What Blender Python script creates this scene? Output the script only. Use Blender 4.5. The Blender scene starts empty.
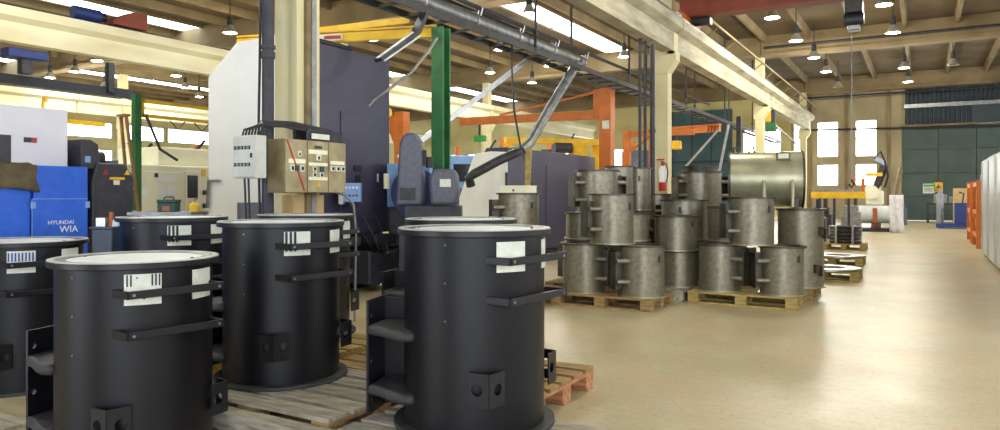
import bpy, bmesh, math, random
from mathutils import Matrix, Vector, Euler
random.seed(7)
scene = bpy.context.scene
col = scene.collection

# ------------------------------------------------------------------ camera, sky, exposure
F = 720.0; VPX = 922.0; HY = 194.0; CH = 1.28
YAW = math.atan((VPX - 500) / F)
cd = bpy.data.cameras.new('camera'); cam = bpy.data.objects.new('camera', cd); col.objects.link(cam)
cam.location = (0, 0, CH); cam.rotation_euler = (math.pi / 2, 0, YAW)
cd.sensor_width = 36; cd.lens = F / 1000 * 36; cd.shift_y = (HY - 215) / 1000
cd.clip_start = 0.05; cd.clip_end = 300
scene.camera = cam
w = bpy.data.worlds.new('world'); scene.world = w; w.use_nodes = True
bg = w.node_tree.nodes['Background']
bg.inputs[0].default_value = (0.80, 0.88, 1.0, 1); bg.inputs[1].default_value = 4.0
scene.view_settings.view_transform = 'Standard'; scene.view_settings.look = 'None'
scene.view_settings.gamma = 1.0; scene.view_settings.use_curve_mapping = False
scene.view_settings.exposure = 0.42
LAMP_W = 200.0; SKYLIGHT_E = 5.0; PANE_E = 8.0

# ------------------------------------------------------------------ helpers
SY, CY = math.sin(YAW), math.cos(YAW)
def at(px, py, zd):
    u = (px - 500) / F
    return Vector((zd * (u * CY - SY), zd * (u * SY + CY), CH + zd * (HY - py) / F))
def gnd(px, py, z=0.0):
    return at(px, py, (CH - z) * F / (py - HY))
def onX(px, py, X):
    u = (px - 500) / F; return at(px, py, X / (u * CY - SY))
def onY(px, py, Y):
    u = (px - 500) / F; return at(px, py, Y / (u * SY + CY))
def lin(c):
    c /= 255.0
    return c / 12.92 if c <= 0.04045 else ((c + 0.055) / 1.055) ** 2.4
def rgb(r, g, b): return (lin(r), lin(g), lin(b), 1)

MATS = {}
def mat(name, c, rough=0.6, metal=0.0, c2=None, scale=6.0, bump=0.0, bscale=40.0, emit=0.0, stretch=None, detail=4.0, lo=0.35, hi=0.7, spec=0.5, coat=0.0):
    m = bpy.data.materials.new(name); m.use_nodes = True
    nt = m.node_tree; b = nt.nodes['Principled BSDF']
    b.inputs['Base Color'].default_value = c; b.inputs['Roughness'].default_value = rough
    b.inputs['Metallic'].default_value = metal; b.inputs['Specular IOR Level'].default_value = spec
    b.inputs['Coat Weight'].default_value = coat
    tc = nt.nodes.new('ShaderNodeTexCoord'); mp = nt.nodes.new('ShaderNodeMapping')
    nt.links.new(tc.outputs['Object'], mp.inputs[0])
    if stretch: mp.inputs['Scale'].default_value = stretch
    nz = nt.nodes.new('ShaderNodeTexNoise'); nz.inputs['Scale'].default_value = scale; nz.inputs['Detail'].default_value = detail
    nt.links.new(mp.outputs[0], nz.inputs['Vector'])
    if c2 is None: c2 = tuple(x * 0.82 for x in c[:3]) + (1,)
    rp = nt.nodes.new('ShaderNodeValToRGB')
    rp.color_ramp.elements[0].position = lo; rp.color_ramp.elements[0].color = c
    rp.color_ramp.elements[1].position = hi; rp.color_ramp.elements[1].color = c2
    nt.links.new(nz.outputs[0], rp.inputs[0]); nt.links.new(rp.outputs[0], b.inputs['Base Color'])
    if bump:
        n2 = nt.nodes.new('ShaderNodeTexNoise'); n2.inputs['Scale'].default_value = bscale
        nt.links.new(mp.outputs[0], n2.inputs['Vector'])
        bp = nt.nodes.new('ShaderNodeBump'); bp.inputs['Strength'].default_value = bump; bp.inputs['Distance'].default_value = 0.02
        nt.links.new(n2.outputs[0], bp.inputs['Height']); nt.links.new(bp.outputs[0], b.inputs['Normal'])
    if emit:
        b.inputs['Emission Color'].default_value = c; b.inputs['Emission Strength'].default_value = emit
    MATS[name] = m
    return m

class MB:
    def __init__(s): s.v = []; s.f = []
    def add(s, vs, fs, M=None):
        o = len(s.v)
        s.v += [tuple(M @ Vector(p)) if M else tuple(p) for p in vs]
        s.f += [tuple(i + o for i in f) for f in fs]
        return s
    def box(s, c, d, M=None, rz=0.0):
        x, y, z = d[0] / 2, d[1] / 2, d[2] / 2
        vs = [(sx * x, sy * y, sz * z) for sx in (-1, 1) for sy in (-1, 1) for sz in (-1, 1)]
        if rz: vs = [(p[0] * math.cos(rz) - p[1] * math.sin(rz), p[0] * math.sin(rz) + p[1] * math.cos(rz), p[2]) for p in vs]
        vs = [(p[0] + c[0], p[1] + c[1], p[2] + c[2]) for p in vs]
        return s.add(vs, [(0, 1, 3, 2), (4, 6, 7, 5), (0, 4, 5, 1), (2, 3, 7, 6), (0, 2, 6, 4), (1, 5, 7, 3)], M)
    def b2(s, a, b):
        return s.box([(a[i] + b[i]) / 2 for i in range(3)], [abs(b[i] - a[i]) for i in range(3)])
    def bar(s, p0, p1, w, h):      # rectangular bar between two points
        p0, p1 = Vector(p0), Vector(p1); d = p1 - p0; L = d.length; d.normalize()
        up = Vector((0, 0, 1)) if abs(d.z) < 0.95 else Vector((0, 1, 0))
        sd = d.cross(up).normalized(); up = sd.cross(d)
        M = Matrix((d, sd, up)).transposed().to_4x4(); M.translation = (p0 + p1) / 2
        return s.box((0, 0, 0), (L, w, h), M)
    def tube(s, pts, r, n=8, closed=False):
        pts = [Vector(p) for p in pts]; rs = r if isinstance(r, (list, tuple)) else [r] * len(pts)
        prev = None; rings = []; vs = []
        for i, p in enumerate(pts):
            a = pts[max(i - 1, 0)]; b = pts[min(i + 1, len(pts) - 1)]
            if closed: a = pts[i - 1]; b = pts[(i + 1) % len(pts)]
            t = (b - a).normalized()
            if prev is None:
                q = Vector((0, 0, 1)) if abs(t.z) < 0.9 else Vector((1, 0, 0))
                nx = t.cross(q).normalized()
            else:
                nx = (prev - t * prev.dot(t)).normalized()
            prev = nx; ny = t.cross(nx)
            for k in range(n):
                an = 2 * math.pi * k / n
                vs.append(p + nx * (rs[i] * math.cos(an)) + ny * (rs[i] * math.sin(an)))
        fs = []; m = len(pts)
        for i in range(m if closed else m - 1):
            j = (i + 1) % m
            for k in range(n): fs.append((i * n + k, i * n + (k + 1) % n, j * n + (k + 1) % n, j * n + k))
        if not closed: fs += [tuple(range(n - 1, -1, -1)), tuple((m - 1) * n + k for k in range(n))]
        return s.add(vs, fs)
    def cyl(s, p0, p1, r0, r1=None, n=16): return s.tube([p0, p1], [r0, r0 if r1 is None else r1], n)
    def lathe(s, prof, n=32, M=None, close=False):
        vs = []; fs = []; m = len(prof)
        for k in range(n):
            a = 2 * math.pi * k / n
            for r, z in prof: vs.append((r * math.cos(a), r * math.sin(a), z))
        for k in range(n):
            k2 = (k + 1) % n
            for i in range(m if close else m - 1):
                j = (i + 1) % m
                fs.append((k * m + i, k2 * m + i, k2 * m + j, k * m + j))
        return s.add(vs, fs, M)
    def ring(s, ri, ro, z0, z1, n=48): return s.lathe([(ri, z0), (ro, z0), (ro, z1), (ri, z1)], n, None, True)
    def disc(s, r, z0, z1, n=48):
        return s.tube([(0, 0, z0), (0, 0, z1)], r, n)
    def prism(s, poly, h0, h1, axes='xyz', M=None):
        ix = ['xyz'.index(c) for c in axes]; vs = []
        for h in (h0, h1):
            for p in poly:
                q = [0, 0, 0]; q[ix[0]] = p[0]; q[ix[1]] = p[1]; q[ix[2]] = h; vs.append(tuple(q))
        n = len(poly)
        fs = [tuple(range(n)), tuple(range(2 * n - 1, n - 1, -1))] + [(i, (i + 1) % n, n + (i + 1) % n, n + i) for i in range(n)]
        return s.add(vs, fs, M)
    def mesh(s, me, M):
        return s.add([v.co for v in me.vertices], [tuple(p.vertices) for p in me.polygons], M)
    def arc(s, r0, r1, a0, a1, z0, z1, n=8):     # curved plate around z
        vs = []; fs = []
        for k in range(n + 1):
            a = a0 + (a1 - a0) * k / n
            for r, z in ((r0, z0), (r1, z0), (r1, z1), (r0, z1)): vs.append((r * math.cos(a), r * math.sin(a), z))
        for k in range(n):
            for i in range(4): fs.append((k * 4 + i, k * 4 + (i + 1) % 4, k * 4 + 4 + (i + 1) % 4, k * 4 + 4 + i))
        fs += [(0, 1, 2, 3), (n * 4 + 3, n * 4 + 2, n * 4 + 1, n * 4)]
        return s.add(vs, fs)
    def data(s, name, m, smooth=True):
        me = bpy.data.meshes.new(name); me.from_pydata(s.v, [], s.f)
        b = bmesh.new(); b.from_mesh(me); bmesh.ops.recalc_face_normals(b, faces=b.faces); b.to_mesh(me); b.free()
        if smooth:
            me.shade_smooth(); me.set_sharp_from_angle(angle=math.radians(38))
        me.materials.append(MATS[m] if isinstance(m, str) else m)
        return me
    def build(s, name, m, parent=None, smooth=True, bevel=0.0, loc=None, rz=0.0):
        o = bpy.data.objects.new(name, s.data(name, m, smooth)); col.objects.link(o)
        if parent: o.parent = parent
        if loc is not None: o.location = loc
        if rz: o.rotation_euler.z = rz
        if bevel:
            md = o.modifiers.new('bevel', 'BEVEL'); md.width = bevel; md.segments = 2; md.limit_method = 'ANGLE'; md.angle_limit = math.radians(40)
        return o

def plate_mesh(outline, holes, t, key=[0]):
    """flat plate with round holes, in XY, thickness t about z=0"""
    cu = bpy.data.curves.new('plate_curve', 'CURVE'); cu.dimensions = '2D'; cu.fill_mode = 'BOTH'; cu.extrude = t / 2
    def spl(pts):
        sp = cu.splines.new('POLY'); sp.points.add(len(pts) - 1)
        for q, p in zip(sp.points, pts): q.co = (p[0], p[1], 0, 1)
        sp.use_cyclic_u = True
    spl(outline)
    for (x, y, r) in holes: spl([(x + r * math.cos(k * math.pi / 7), y + r * math.sin(k * math.pi / 7)) for k in range(14)])
    ob = bpy.data.objects.new('plate_tmp', cu); col.objects.link(ob)
    dg = bpy.context.evaluated_depsgraph_get(); me = bpy.data.meshes.new_from_object(ob.evaluated_get(dg))
    bpy.data.objects.remove(ob); bpy.data.curves.remove(cu)
    return me
def text_mesh(s, size, t=0.002, shear=0.0):
    cu = bpy.data.curves.new('lettering', 'FONT'); cu.body = s; cu.size = size; cu.extrude = t; cu.align_x = 'CENTER'; cu.align_y = 'CENTER'; cu.shear = shear
    ob = bpy.data.objects.new('text_tmp', cu); col.objects.link(ob)
    dg = bpy.context.evaluated_depsgraph_get(); me = bpy.data.meshes.new_from_object(ob.evaluated_get(dg))
    bpy.data.objects.remove(ob); bpy.data.curves.remove(cu)
    return me
def rect(w, h): return [(-w / 2, -h / 2), (w / 2, -h / 2), (w / 2, h / 2), (-w / 2, h / 2)]

def tag(o, label, cat, group=None):
    o['label'] = label; o['category'] = cat
    if group: o['group'] = group
    return o
def thing(name, label, cat, loc=(0, 0, 0), rz=0.0, group=None):
    o = bpy.data.objects.new(name, None); col.objects.link(o); o.empty_display_size = 0.1
    o.location = loc; o.rotation_euler.z = rz
    return tag(o, label, cat, group)
def struct(o, label=None):
    o['kind'] = 'structure'
    if label: o['label'] = label
    return o
def dup(root, loc=None, rz=None, label=None, group=None, parent=None):
    r = root.copy(); col.objects.link(r)
    if parent is not None: r.parent = parent
    if loc is not None: r.location = loc
    if rz is not None: r.rotation_euler.z = rz
    if label: r['label'] = label
    if group: r['group'] = group
    for ch in list(root.children): dup(ch, parent=r)
    return r

# ------------------------------------------------------------------ materials
def floor_mat():
    m = bpy.data.materials.new('floor'); m.use_nodes = True; nt = m.node_tree; b = nt.nodes['Principled BSDF']; N = nt.nodes.new; Lk = nt.links.new
    tc = N('ShaderNodeTexCoord')
    def noise(scale, st, detail=6, rough=.6):
        mp = N('ShaderNodeMapping'); mp.inputs['Scale'].default_value = st; Lk(tc.outputs['Object'], mp.inputs[0])
        n = N('ShaderNodeTexNoise'); n.inputs['Scale'].default_value = scale; n.inputs['Detail'].default_value = detail; n.inputs['Roughness'].default_value = rough
        Lk(mp.outputs[0], n.inputs['Vector']); return n.outputs[0]
    def ramp(src, a, b_, ca, cb):
        r = N('ShaderNodeValToRGB'); e = r.color_ramp.elements; e[0].position = a; e[1].position = b_; e[0].color = ca; e[1].color = cb; Lk(src, r.inputs[0]); return r.outputs[0]
    def mix(fac, A, B, mode='MIX'):
        x = N('ShaderNodeMix'); x.data_type = 'RGBA'; x.blend_type = mode
        if hasattr(fac, 'node'): Lk(fac, x.inputs[0])
        else: x.inputs[0].default_value = fac
        Lk(A, x.inputs[6]); Lk(B, x.inputs[7]); return x.outputs[2]
    base = ramp(noise(.7, (1, 1, 1), 8), .3, .7, rgb(207, 198, 164), rgb(186, 174, 138))
    streak = ramp(noise(7, (.7, 2.6, 1), 12, .85), .36, .68, (1, 1, 1, 1), (.72, .67, .58, 1))
    base = mix(.75, base, streak, 'MULTIPLY')
    stain = ramp(noise(.45, (.9, 1.3, 1), 10, .72), .47, .66, (0, 0, 0, 1), (.42, .42, .42, 1))
    pink = N('ShaderNodeRGB'); pink.outputs[0].default_value = rgb(210, 166, 124)
    base = mix(stain, base, pink.outputs[0])
    speck = ramp(noise(28, (1, 1, 1), 6), .5, .72, (1, 1, 1, 1), (.74, .70, .62, 1))
    base = mix(.8, base, speck, 'MULTIPLY')
    Lk(base, b.inputs['Base Color'])
    rr = N('ShaderNodeMapRange'); Lk(noise(1.6, (1, 1, 1), 6), rr.inputs[0]); rr.inputs[1].default_value = .3; rr.inputs[2].default_value = .7; rr.inputs[3].default_value = .3; rr.inputs[4].default_value = .42
    Lk(rr.outputs[0], b.inputs['Roughness'])
    bp = N('ShaderNodeBump'); bp.inputs['Strength'].default_value = .25; bp.inputs['Distance'].default_value = .01; Lk(noise(14, (.6, 1.6, 1), 8, .7), bp.inputs['Height']); Lk(bp.outputs[0], b.inputs['Normal'])
    MATS['floor'] = m
floor_mat()
mat('concrete', rgb(216, 207, 168), 0.85, 0, rgb(206, 196, 150), 1.5, 0.15, 25)
mat('girder', rgb(238, 234, 205), 0.8, 0, rgb(214, 206, 168), 1.2, 0.1, 25, stretch=(1, .4, 2))
mat('girder_aged', rgb(196, 189, 162), 0.85, 0, rgb(150, 142, 116), 2.2, 0.1, 25, stretch=(1, .5, 3), detail=9)
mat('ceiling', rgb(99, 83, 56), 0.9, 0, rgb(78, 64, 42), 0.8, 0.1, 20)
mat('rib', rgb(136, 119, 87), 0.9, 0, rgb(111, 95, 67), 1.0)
mat('wall_beige', rgb(166, 153, 121), 0.85, 0, rgb(143, 130, 101), 0.8)
mat('wall_cream', rgb(206, 198, 146), 0.85, 0, rgb(186, 176, 124), 0.8)
mat('panel_green', rgb(72, 88, 82), 0.7, 0, rgb(56, 72, 67), 1.5)
mat('panel_dark', rgb(48, 60, 68), 0.6, 0, rgb(36, 46, 54), 2)
mat('panel_teal', rgb(60, 92, 100), 0.6, 0, rgb(44, 74, 84), 1)
mat('pane', (0.95, 0.98, 1.0, 1), 0.2, emit=PANE_E)
mat('skylight', (0.80, 0.90, 1.0, 1), 0.3, emit=SKYLIGHT_E)
mat('black_paint', rgb(16, 15, 19), 0.4, 0, rgb(12, 11, 15), 30, 0.05, 300, spec=.34)
mat('black_edge', rgb(29, 28, 32), 0.36, 0, rgb(21, 20, 24), 25, spec=.4)
mat('dusty_black', rgb(58, 57, 56), 0.6, 0, rgb(38, 37, 38), 12)
mat('lid', rgb(216, 221, 222), 0.5, 0, rgb(196, 202, 204), 5)
mat('gasket', rgb(188, 191, 186), 0.5, 0, rgb(160, 162, 152), 12)
mat('label_white', rgb(226, 228, 212), 0.5, 0, rgb(206, 208, 190), 20)
mat('ink', rgb(24, 24, 28), 0.5)
mat('ink_blue', rgb(40, 70, 150), 0.5)
mat('rivet', rgb(130, 130, 130), 0.35, 0.6)
mat('raw_steel', rgb(142, 136, 116), 0.34, 0.5, rgb(118, 112, 95), 22, 0.05, 120, detail=10)
mat('raw_steel_dark', rgb(92, 88, 76), 0.45, 0.7, rgb(62, 58, 50), 6)
mat('steel_light', rgb(182, 179, 148), 0.34, 0.5, rgb(150, 147, 120), 4)
mat('wood', rgb(172, 142, 92), 0.8, 0, rgb(126, 98, 58), 5, 0.2, 60, stretch=(1, 6, 6))
mat('wood_yellow', rgb(184, 162, 98), 0.8, 0, rgb(142, 118, 62), 5, 0.2, 60, stretch=(1, 6, 6))
mat('wood_grey', rgb(186, 178, 160), 0.85, 0, rgb(134, 124, 104), 6, 0.25, 60, stretch=(1, 6, 6))
mat('wood_pink', rgb(196, 142, 100), 0.8, 0, rgb(150, 98, 64), 6, 0.2, 60, stretch=(1, 6, 6))
mat('machine_white', rgb(242, 243, 241), 0.45, 0, rgb(234, 236, 234), 2)
mat('machine_lilac', rgb(226, 224, 232), 0.45, 0, rgb(216, 214, 224), 2)
mat('machine_dark', rgb(66, 64, 86), 0.45, 0, rgb(54, 52, 72), 40, 0.05, 200)
mat('machine_grey', rgb(96, 98, 112), 0.5, 0, rgb(80, 82, 98), 20)
mat('charcoal', rgb(54, 54, 62), 0.5, 0, rgb(38, 38, 46), 10)
mat('black', rgb(22, 22, 24), 0.5)
mat('blue', rgb(38, 100, 216), 0.5, 0, rgb(34, 90, 200), 12)
mat('blue_dark', rgb(34, 54, 120), 0.5)
mat('blue_pale', rgb(130, 168, 220), 0.5)
mat('bin_blue', rgb(24, 48, 70), 0.4)
mat('cream', rgb(242, 239, 212), 0.6, 0, rgb(230, 226, 194), 3)
mat('beige_metal', rgb(168, 156, 118), 0.5, 0, rgb(136, 122, 86), 6, detail=8)
mat('beige_brown', rgb(132, 116, 80), 0.55, 0, rgb(100, 84, 54), 6, detail=8)
mat('box_grey', rgb(206, 206, 196), 0.5, 0, rgb(190, 190, 180), 6)
mat('orange', rgb(204, 112, 34), 0.5, 0, rgb(182, 94, 26), 4)
mat('yellow', rgb(236, 192, 36), 0.5, 0, rgb(214, 166, 24), 4)
mat('red', rgb(176, 40, 34), 0.5)
mat('red_brown', rgb(134, 62, 44), 0.6, 0, rgb(110, 48, 34), 3)
mat('green_post', rgb(44, 110, 56), 0.5, 0, rgb(32, 88, 46), 4)
mat('green', rgb(56, 170, 70), 0.5)
mat('green_dark', rgb(24, 66, 56), 0.5)
mat('zinc', rgb(150, 152, 152), 0.4, 0.6, rgb(112, 114, 114), 8)
mat('dark_steel', rgb(62, 62, 64), 0.5, 0.4, rgb(44, 44, 46), 8)
mat('aluminium', rgb(200, 200, 198), 0.35, 0.7, rgb(170, 170, 168), 8)
mat('cable', rgb(26, 26, 30), 0.5)
mat('cloth_brown', rgb(104, 92, 68), 0.95, 0, rgb(78, 68, 48), 8, 0.4, 30)
mat('cloth_white', rgb(232, 232, 236), 0.9, 0, rgb(210, 210, 216), 8)
mat('ladder', rgb(150, 112, 70), 0.6, 0, rgb(116, 84, 50), 6)
mat('lamp_metal', rgb(190, 188, 176), 0.35, 0.6)
mat('lamp_glow', (1.0, 0.96, 0.82, 1), 0.4, emit=14.0)
mat('glass_dark', rgb(40, 44, 50), 0.1)
mat('screen', rgb(120, 150, 150), 0.2)
mat('wrap', rgb(186, 190, 186), 0.3, 0, rgb(140, 144, 142), 3, 0.3, 8, stretch=(1, 3, .4))
mat('copper', rgb(170, 96, 50), 0.5)
mat('tan', rgb(206, 174, 120), 0.7)
mat('rubber', rgb(20, 20, 22), 0.35, 0, rgb(30, 30, 34), 10)
# ------------------------------------------------------------------ the hall
YW = 40.0; ZC = 7.1; XR = 7.0; XL = -42.0; YB = -4.0
fl = MB(); fl.b2((XL, YB, -0.2), (XR, YW, 0)); struct(fl.build('floor', 'floor'), 'worn beige concrete factory floor with pinkish stains')
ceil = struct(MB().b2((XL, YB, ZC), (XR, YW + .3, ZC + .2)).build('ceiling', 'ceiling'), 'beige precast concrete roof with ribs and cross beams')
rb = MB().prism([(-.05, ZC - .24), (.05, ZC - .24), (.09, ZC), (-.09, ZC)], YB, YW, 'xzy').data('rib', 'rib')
SKX = (-10.6, -22.0, -34.0)
x = XL + 1.0
while x < XR:
    if min(abs(x - s) for s in SKX) > .75:
        o = bpy.data.objects.new('rib', rb); col.objects.link(o); o.parent = ceil; o.location.x = x
    x += 1.5
COLY = (4.98, 16.4, 28.0, 39.5); LINES = (-5.15, -17.1, -29.6)
BAYS = ((XL, -29.6), (-29.6, -17.1), (-17.1, -5.15), (-5.15, XR))
for y in COLY:
    for a, b in BAYS:
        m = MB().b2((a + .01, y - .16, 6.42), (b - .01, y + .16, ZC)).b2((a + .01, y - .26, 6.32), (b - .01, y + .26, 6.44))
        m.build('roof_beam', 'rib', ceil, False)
# thin dark service pipes under the beams
for y, z in ((27.6, 6.62), (39.1, 6.1)):
    MB().cyl((-5, y, z), (XR, y, z), .05, n=8).build('service_pipe', 'dark_steel', ceil)
n = 0
for sx in SKX:
    ys = [0.0, 5.6, 11.2, 16.7, 22.5, 27.6, 33.5, 39.2]
    for i in range(7 if sx < -12 else 5):
        n += 1
        o = MB().b2((sx - .5, ys[i] + .1, ZC - .06), (sx + .5, ys[i + 1] - .1, ZC - .03)).build('window_%d' % n, 'skylight')
        struct(o, 'bright rooflight strip in the concrete roof')
        f = MB()
        for dx in (-.55, .55): f.b2((sx + dx - .05, ys[i] + .05, ZC - .09), (sx + dx + .05, ys[i + 1] - .05, ZC))
        f.build('frame', 'rib', o, False)
# back wall : beige with window openings, green and dark panels
wb = struct(MB().b2((-5.9, YW + .15, 0), (XR, YW + .4, ZC)).build('wall_back', 'wall_beige'), 'beige end wall with tall windows and green panels')
struct(MB().b2((XL, YW + .15, 0), (-5.9, YW + .4, ZC)).build('wall_back_aisle', 'wall_cream'), 'cream end wall of the machine bays')
# wall relief: pilasters and bands around the windows (proud of the wall plane)
WX = [(-5.75, -5.3), (-4.62, -3.66), (-2.86, -1.94)]
for a, b in ((-5.3, -4.62), (-3.66, -2.86), (-1.94, -.85)):
    MB().b2((a, YW, 0), (b, YW + .16, 6.4)).build('pilaster', 'wall_beige', wb, False)
    MB().b2(((a + b) / 2 - .08, YW - .1, 0), ((a + b) / 2 + .08, YW + .01, 6.4)).build('pilaster_rib', 'rib', wb, False)
for a, b in WX:
    for z0, z1 in ((0, 1.7), (2.78, 3.15), (4.95, 6.4)):
        MB().b2((a, YW + .04, z0), (b, YW + .16, z1)).build('wall_band', 'wall_beige', wb, False)
def window(n, x0, x1, z0, z1, y, nx=2, nz=3, label='tall overexposed window in the end wall'):
    g = MB()
    for i in range(nx + 1):
        xx = x0 + (x1 - x0) * i / nx; g.b2((xx - .025, y - .03, z0), (xx + .025, y + .05, z1))
    for j in range(nz + 1):
        zz = z0 + (z1 - z0) * j / nz; g.b2((x0, y - .03, zz - .025), (x1, y + .05, zz + .025))
    o = struct(g.build('window_%d' % n, 'aluminium', None, False), label)
    for i in range(nx):
        for j in range(nz):
            MB().b2((x0 + (x1 - x0) * i / nx + .025, y, z0 + (z1 - z0) * j / nz + .025), (x0 + (x1 - x0) * (i + 1) / nx - .025, y + .02, z0 + (z1 - z0) * (j + 1) / nz - .025)).build('pane', 'pane', o, False)
n = 30
for a, b in WX:
    window(n, a, b, 1.72, 2.76, YW + .1, 1, 1); n += 1
    window(n, a, b, 3.17, 4.93, YW + .1, 1, 2); n += 1
for a, b in ((-7.2, -6.4), (-8.3, -7.5)):
    window(n, a, b, 1.9, 3.0, YW + .1, 1, 1, 'bright window in the cream end wall'); n += 1
    window(n, a, b, 3.3, 4.7, YW + .1, 1, 2, 'bright window in the cream end wall'); n += 1
for a in range(6):
    window(n, -28.2 + a * 2.3, -26.6 + a * 2.3, 2.0, 3.9, YW + .1, 2, 2, 'bright window low in the cream end wall of the machine bays'); n += 1
# green panels, each its own sheet
for i in range(5):
    for j in range(4):
        x0 = -.82 + i * 1.5; z0 = 0.02 + j * 1.13
        MB().b2((x0 + .015, YW + .02, z0 + .015), (x0 + 1.485, YW + .16, z0 + 1.115)).build('panel', 'panel_green', wb, False)
cg = []
for k in range(40):
    x0 = -.7 + k * .185; cg += [(x0, YW + .1), (x0 + .05, YW + .04), (x0 + .1, YW + .04), (x0 + .15, YW + .1)]
cg = [p for p in cg] + [(cg[-1][0], YW + .16), (cg[0][0], YW + .16)]
MB().prism(cg, 4.62, 6.5).build('corrugated_sheet', 'panel_dark', wb, False)
MB().b2((2.0, YW - .02, 4.62), (XR, YW + .05, 5.55)).build('panel', 'panel_dark', wb, False)
MB().b2((-.75, YW - .12, 5.42), (XR, YW + .04, 5.6)).build('rail', 'zinc', wb, False)
MB().cyl((-.8, YW - .15, 4.56), (2.1, YW - .15, 4.56), .06, n=8).build('rail', 'rib', wb)
MB().cyl((-5, YW - .2, 4.55), (XR, YW - .2, 4.3), .05, n=8).build('service_pipe', 'dark_steel', wb)
# teal door in the next bay's end wall
d1 = struct(MB().b2((-13.2, YW, 0), (-8.9, YW + .14, 5.9)).build('door_1', 'panel_teal', None, False), 'tall teal sliding door in the end wall behind the column')
for i in range(1, 4): MB().b2((-13.2 + i * 1.07 - .03, YW - .03, 0), (-13.2 + i * 1.07 + .03, YW + .01, 5.9)).build('door_rib', 'panel_dark', d1, False)
MB().b2((-13.3, YW - .06, 3.0), (-8.8, YW + .0, 3.12)).build('door_rail', 'panel_dark', d1, False)
# far left wall with long window bands
wl = struct(MB().b2((XL - .3, YB, 0), (XL, YW, ZC)).build('wall_left', 'wall_cream', None, False), 'cream far side wall with bright window bands')
for k in range(11):
    y0 = 2.0 + k * 3.4
    for (z0, z1) in ((3.2, 3.9), (4.6, 5.5)):
        g = MB()
        for yy in (y0, y0 + 1.55, y0 + 3.1): g.b2((XL, yy - .04, z0), (XL + .08, yy + .04, z1))
        for zz in (z0, z1): g.b2((XL, y0, zz - .04), (XL + .08, y0 + 3.1, zz + .04))
        o = struct(g.build('window_%d' % n, 'aluminium', None, False), 'bright window band on the far side wall'); n += 1
        for q in (0, 1): MB().b2((XL + .02, y0 + .04 + 1.55 * q, z0 + .04), (XL + .04, y0 + 1.51 + 1.55 * q, z1 - .04)).build('pane', 'pane', o, False)
# unseen right and rear walls, openings added to shape light and tank reflections
wr = struct(MB().b2((XR, YB, 0), (XR + .3, YW, 1.5)).build('wall_right', 'wall_beige', None, False), 'unseen beige side wall, its long window band added for light')
MB().b2((XR, YB, 4.6), (XR + .3, YW, ZC)).build('wall_upper', 'wall_beige', wr, False)
for k in range(12): MB().b2((XR, YB + k * 4, 1.5), (XR + .3, YB + k * 4 + .5, 4.6)).build('pier', 'wall_beige', wr, False)
wf_ = struct(MB().b2((XL, YB - .3, 0), (-9, YB, ZC)).build('wall_front', 'wall_beige', None, False), 'unseen beige end wall, its open gate added for light')
MB().b2((-9, YB - .3, 4.8), (XR, YB, ZC)).build('wall_upper', 'wall_beige', wf_, False); MB().b2((-4.5, YB - .3, 0), (-1.5, YB, 4.8)).build('pier', 'wall_beige', wf_, False)
# ---- runway girders on three column lines
def girder(x, y0, y1, side, nm):
    g = MB().prism([(-.15, 4.56), (.15, 4.56), (.15, 4.98), (.33, 5.08), (.33, 5.28), (-.33, 5.28), (-.33, 5.08), (-.15, 4.98)], y0, y1, 'xzy')
    o = struct(g.build('trim_%d' % nm, 'girder_aged' if x > -8 else 'girder', None, False), side); o.location.x = x
    MB().b2((-.04, y0, 5.28), (.04, y1, 5.36)).build('crane_rail', 'dark_steel', o, False)
    if x > -8: MB().b2((.24, y0, 5.29), (.30, y1, 5.35)).build('cable_duct', 'dark_steel', o, False)
    return o
k = 1
YS = (-3.6,) + COLY[:3] + (39.9,)
for X, nm in zip(LINES, ('nearest', 'second', 'farthest')):
    for i in range(4):
        girder(X + .09, YS[i] + .03, YS[i + 1] - .03, 'cream concrete crane runway girder on the %s column line' % nm, k); k += 1
# bus bar running above the nearest girder
bb = MB().bar((-4.55, 18, 5.62), (-4.55, 39.2, 5.62), .04, .06)
for q in range(10): bb.bar((-4.55, 19 + 2 * q, 5.62), (-5.0, 19 + 2 * q, 5.28), .03, .03)
tag(bb.build('bus_bar', 'rib', None, False), 'slim brownish conductor rail running above the near runway girder', 'conductor rail')
def column(x, y, label):
    c = MB().b2((-.15, -.15, 0), (.15, .15, 6.4)).build('column', 'concrete', None, False, 0, (x, y, 0)); struct(c, label)
    MB().prism([(-.2, 4.56), (.34, 4.56), (.34, 4.36), (.14, 4.06), (-.2, 4.06)], -.17, .17, 'xzy').build('corbel', 'concrete', c, False)
    MB().b2((.15, -.17, 4.5), (.3, .17, 5.16)).build('girder_stop', 'concrete', c, False)
    return c
c1 = column(-5.32, 5.12, 'cream concrete column behind the beige switch cabinets')
MB().b2((.15, -.06, 0), (.19, .0, 6.4)).build('groove_strip', 'beige_brown', c1, False)
MB().b2((.15, .0, 0), (.2, .06, 6.4)).build('conduit', 'zinc', c1, False)
MB().b2((.0, -.2, 0), (.16, .2, 1.27)).build('lower_cladding', 'tan', c1, False)
for i, y in enumerate(COLY[1:3]): column(-5.2, y, ('cream concrete column beside the fire extinguisher', 'dim concrete column above the horizontal drum')[i])
for X in LINES[1:]:
    for y in (COLY[0] + 13.5, COLY[2]): column(X, y, 'cream concrete column on a far column line')
# white column near x=810
column(-5.2, 39.3, 'pale concrete column against the windowed end wall')
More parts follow.
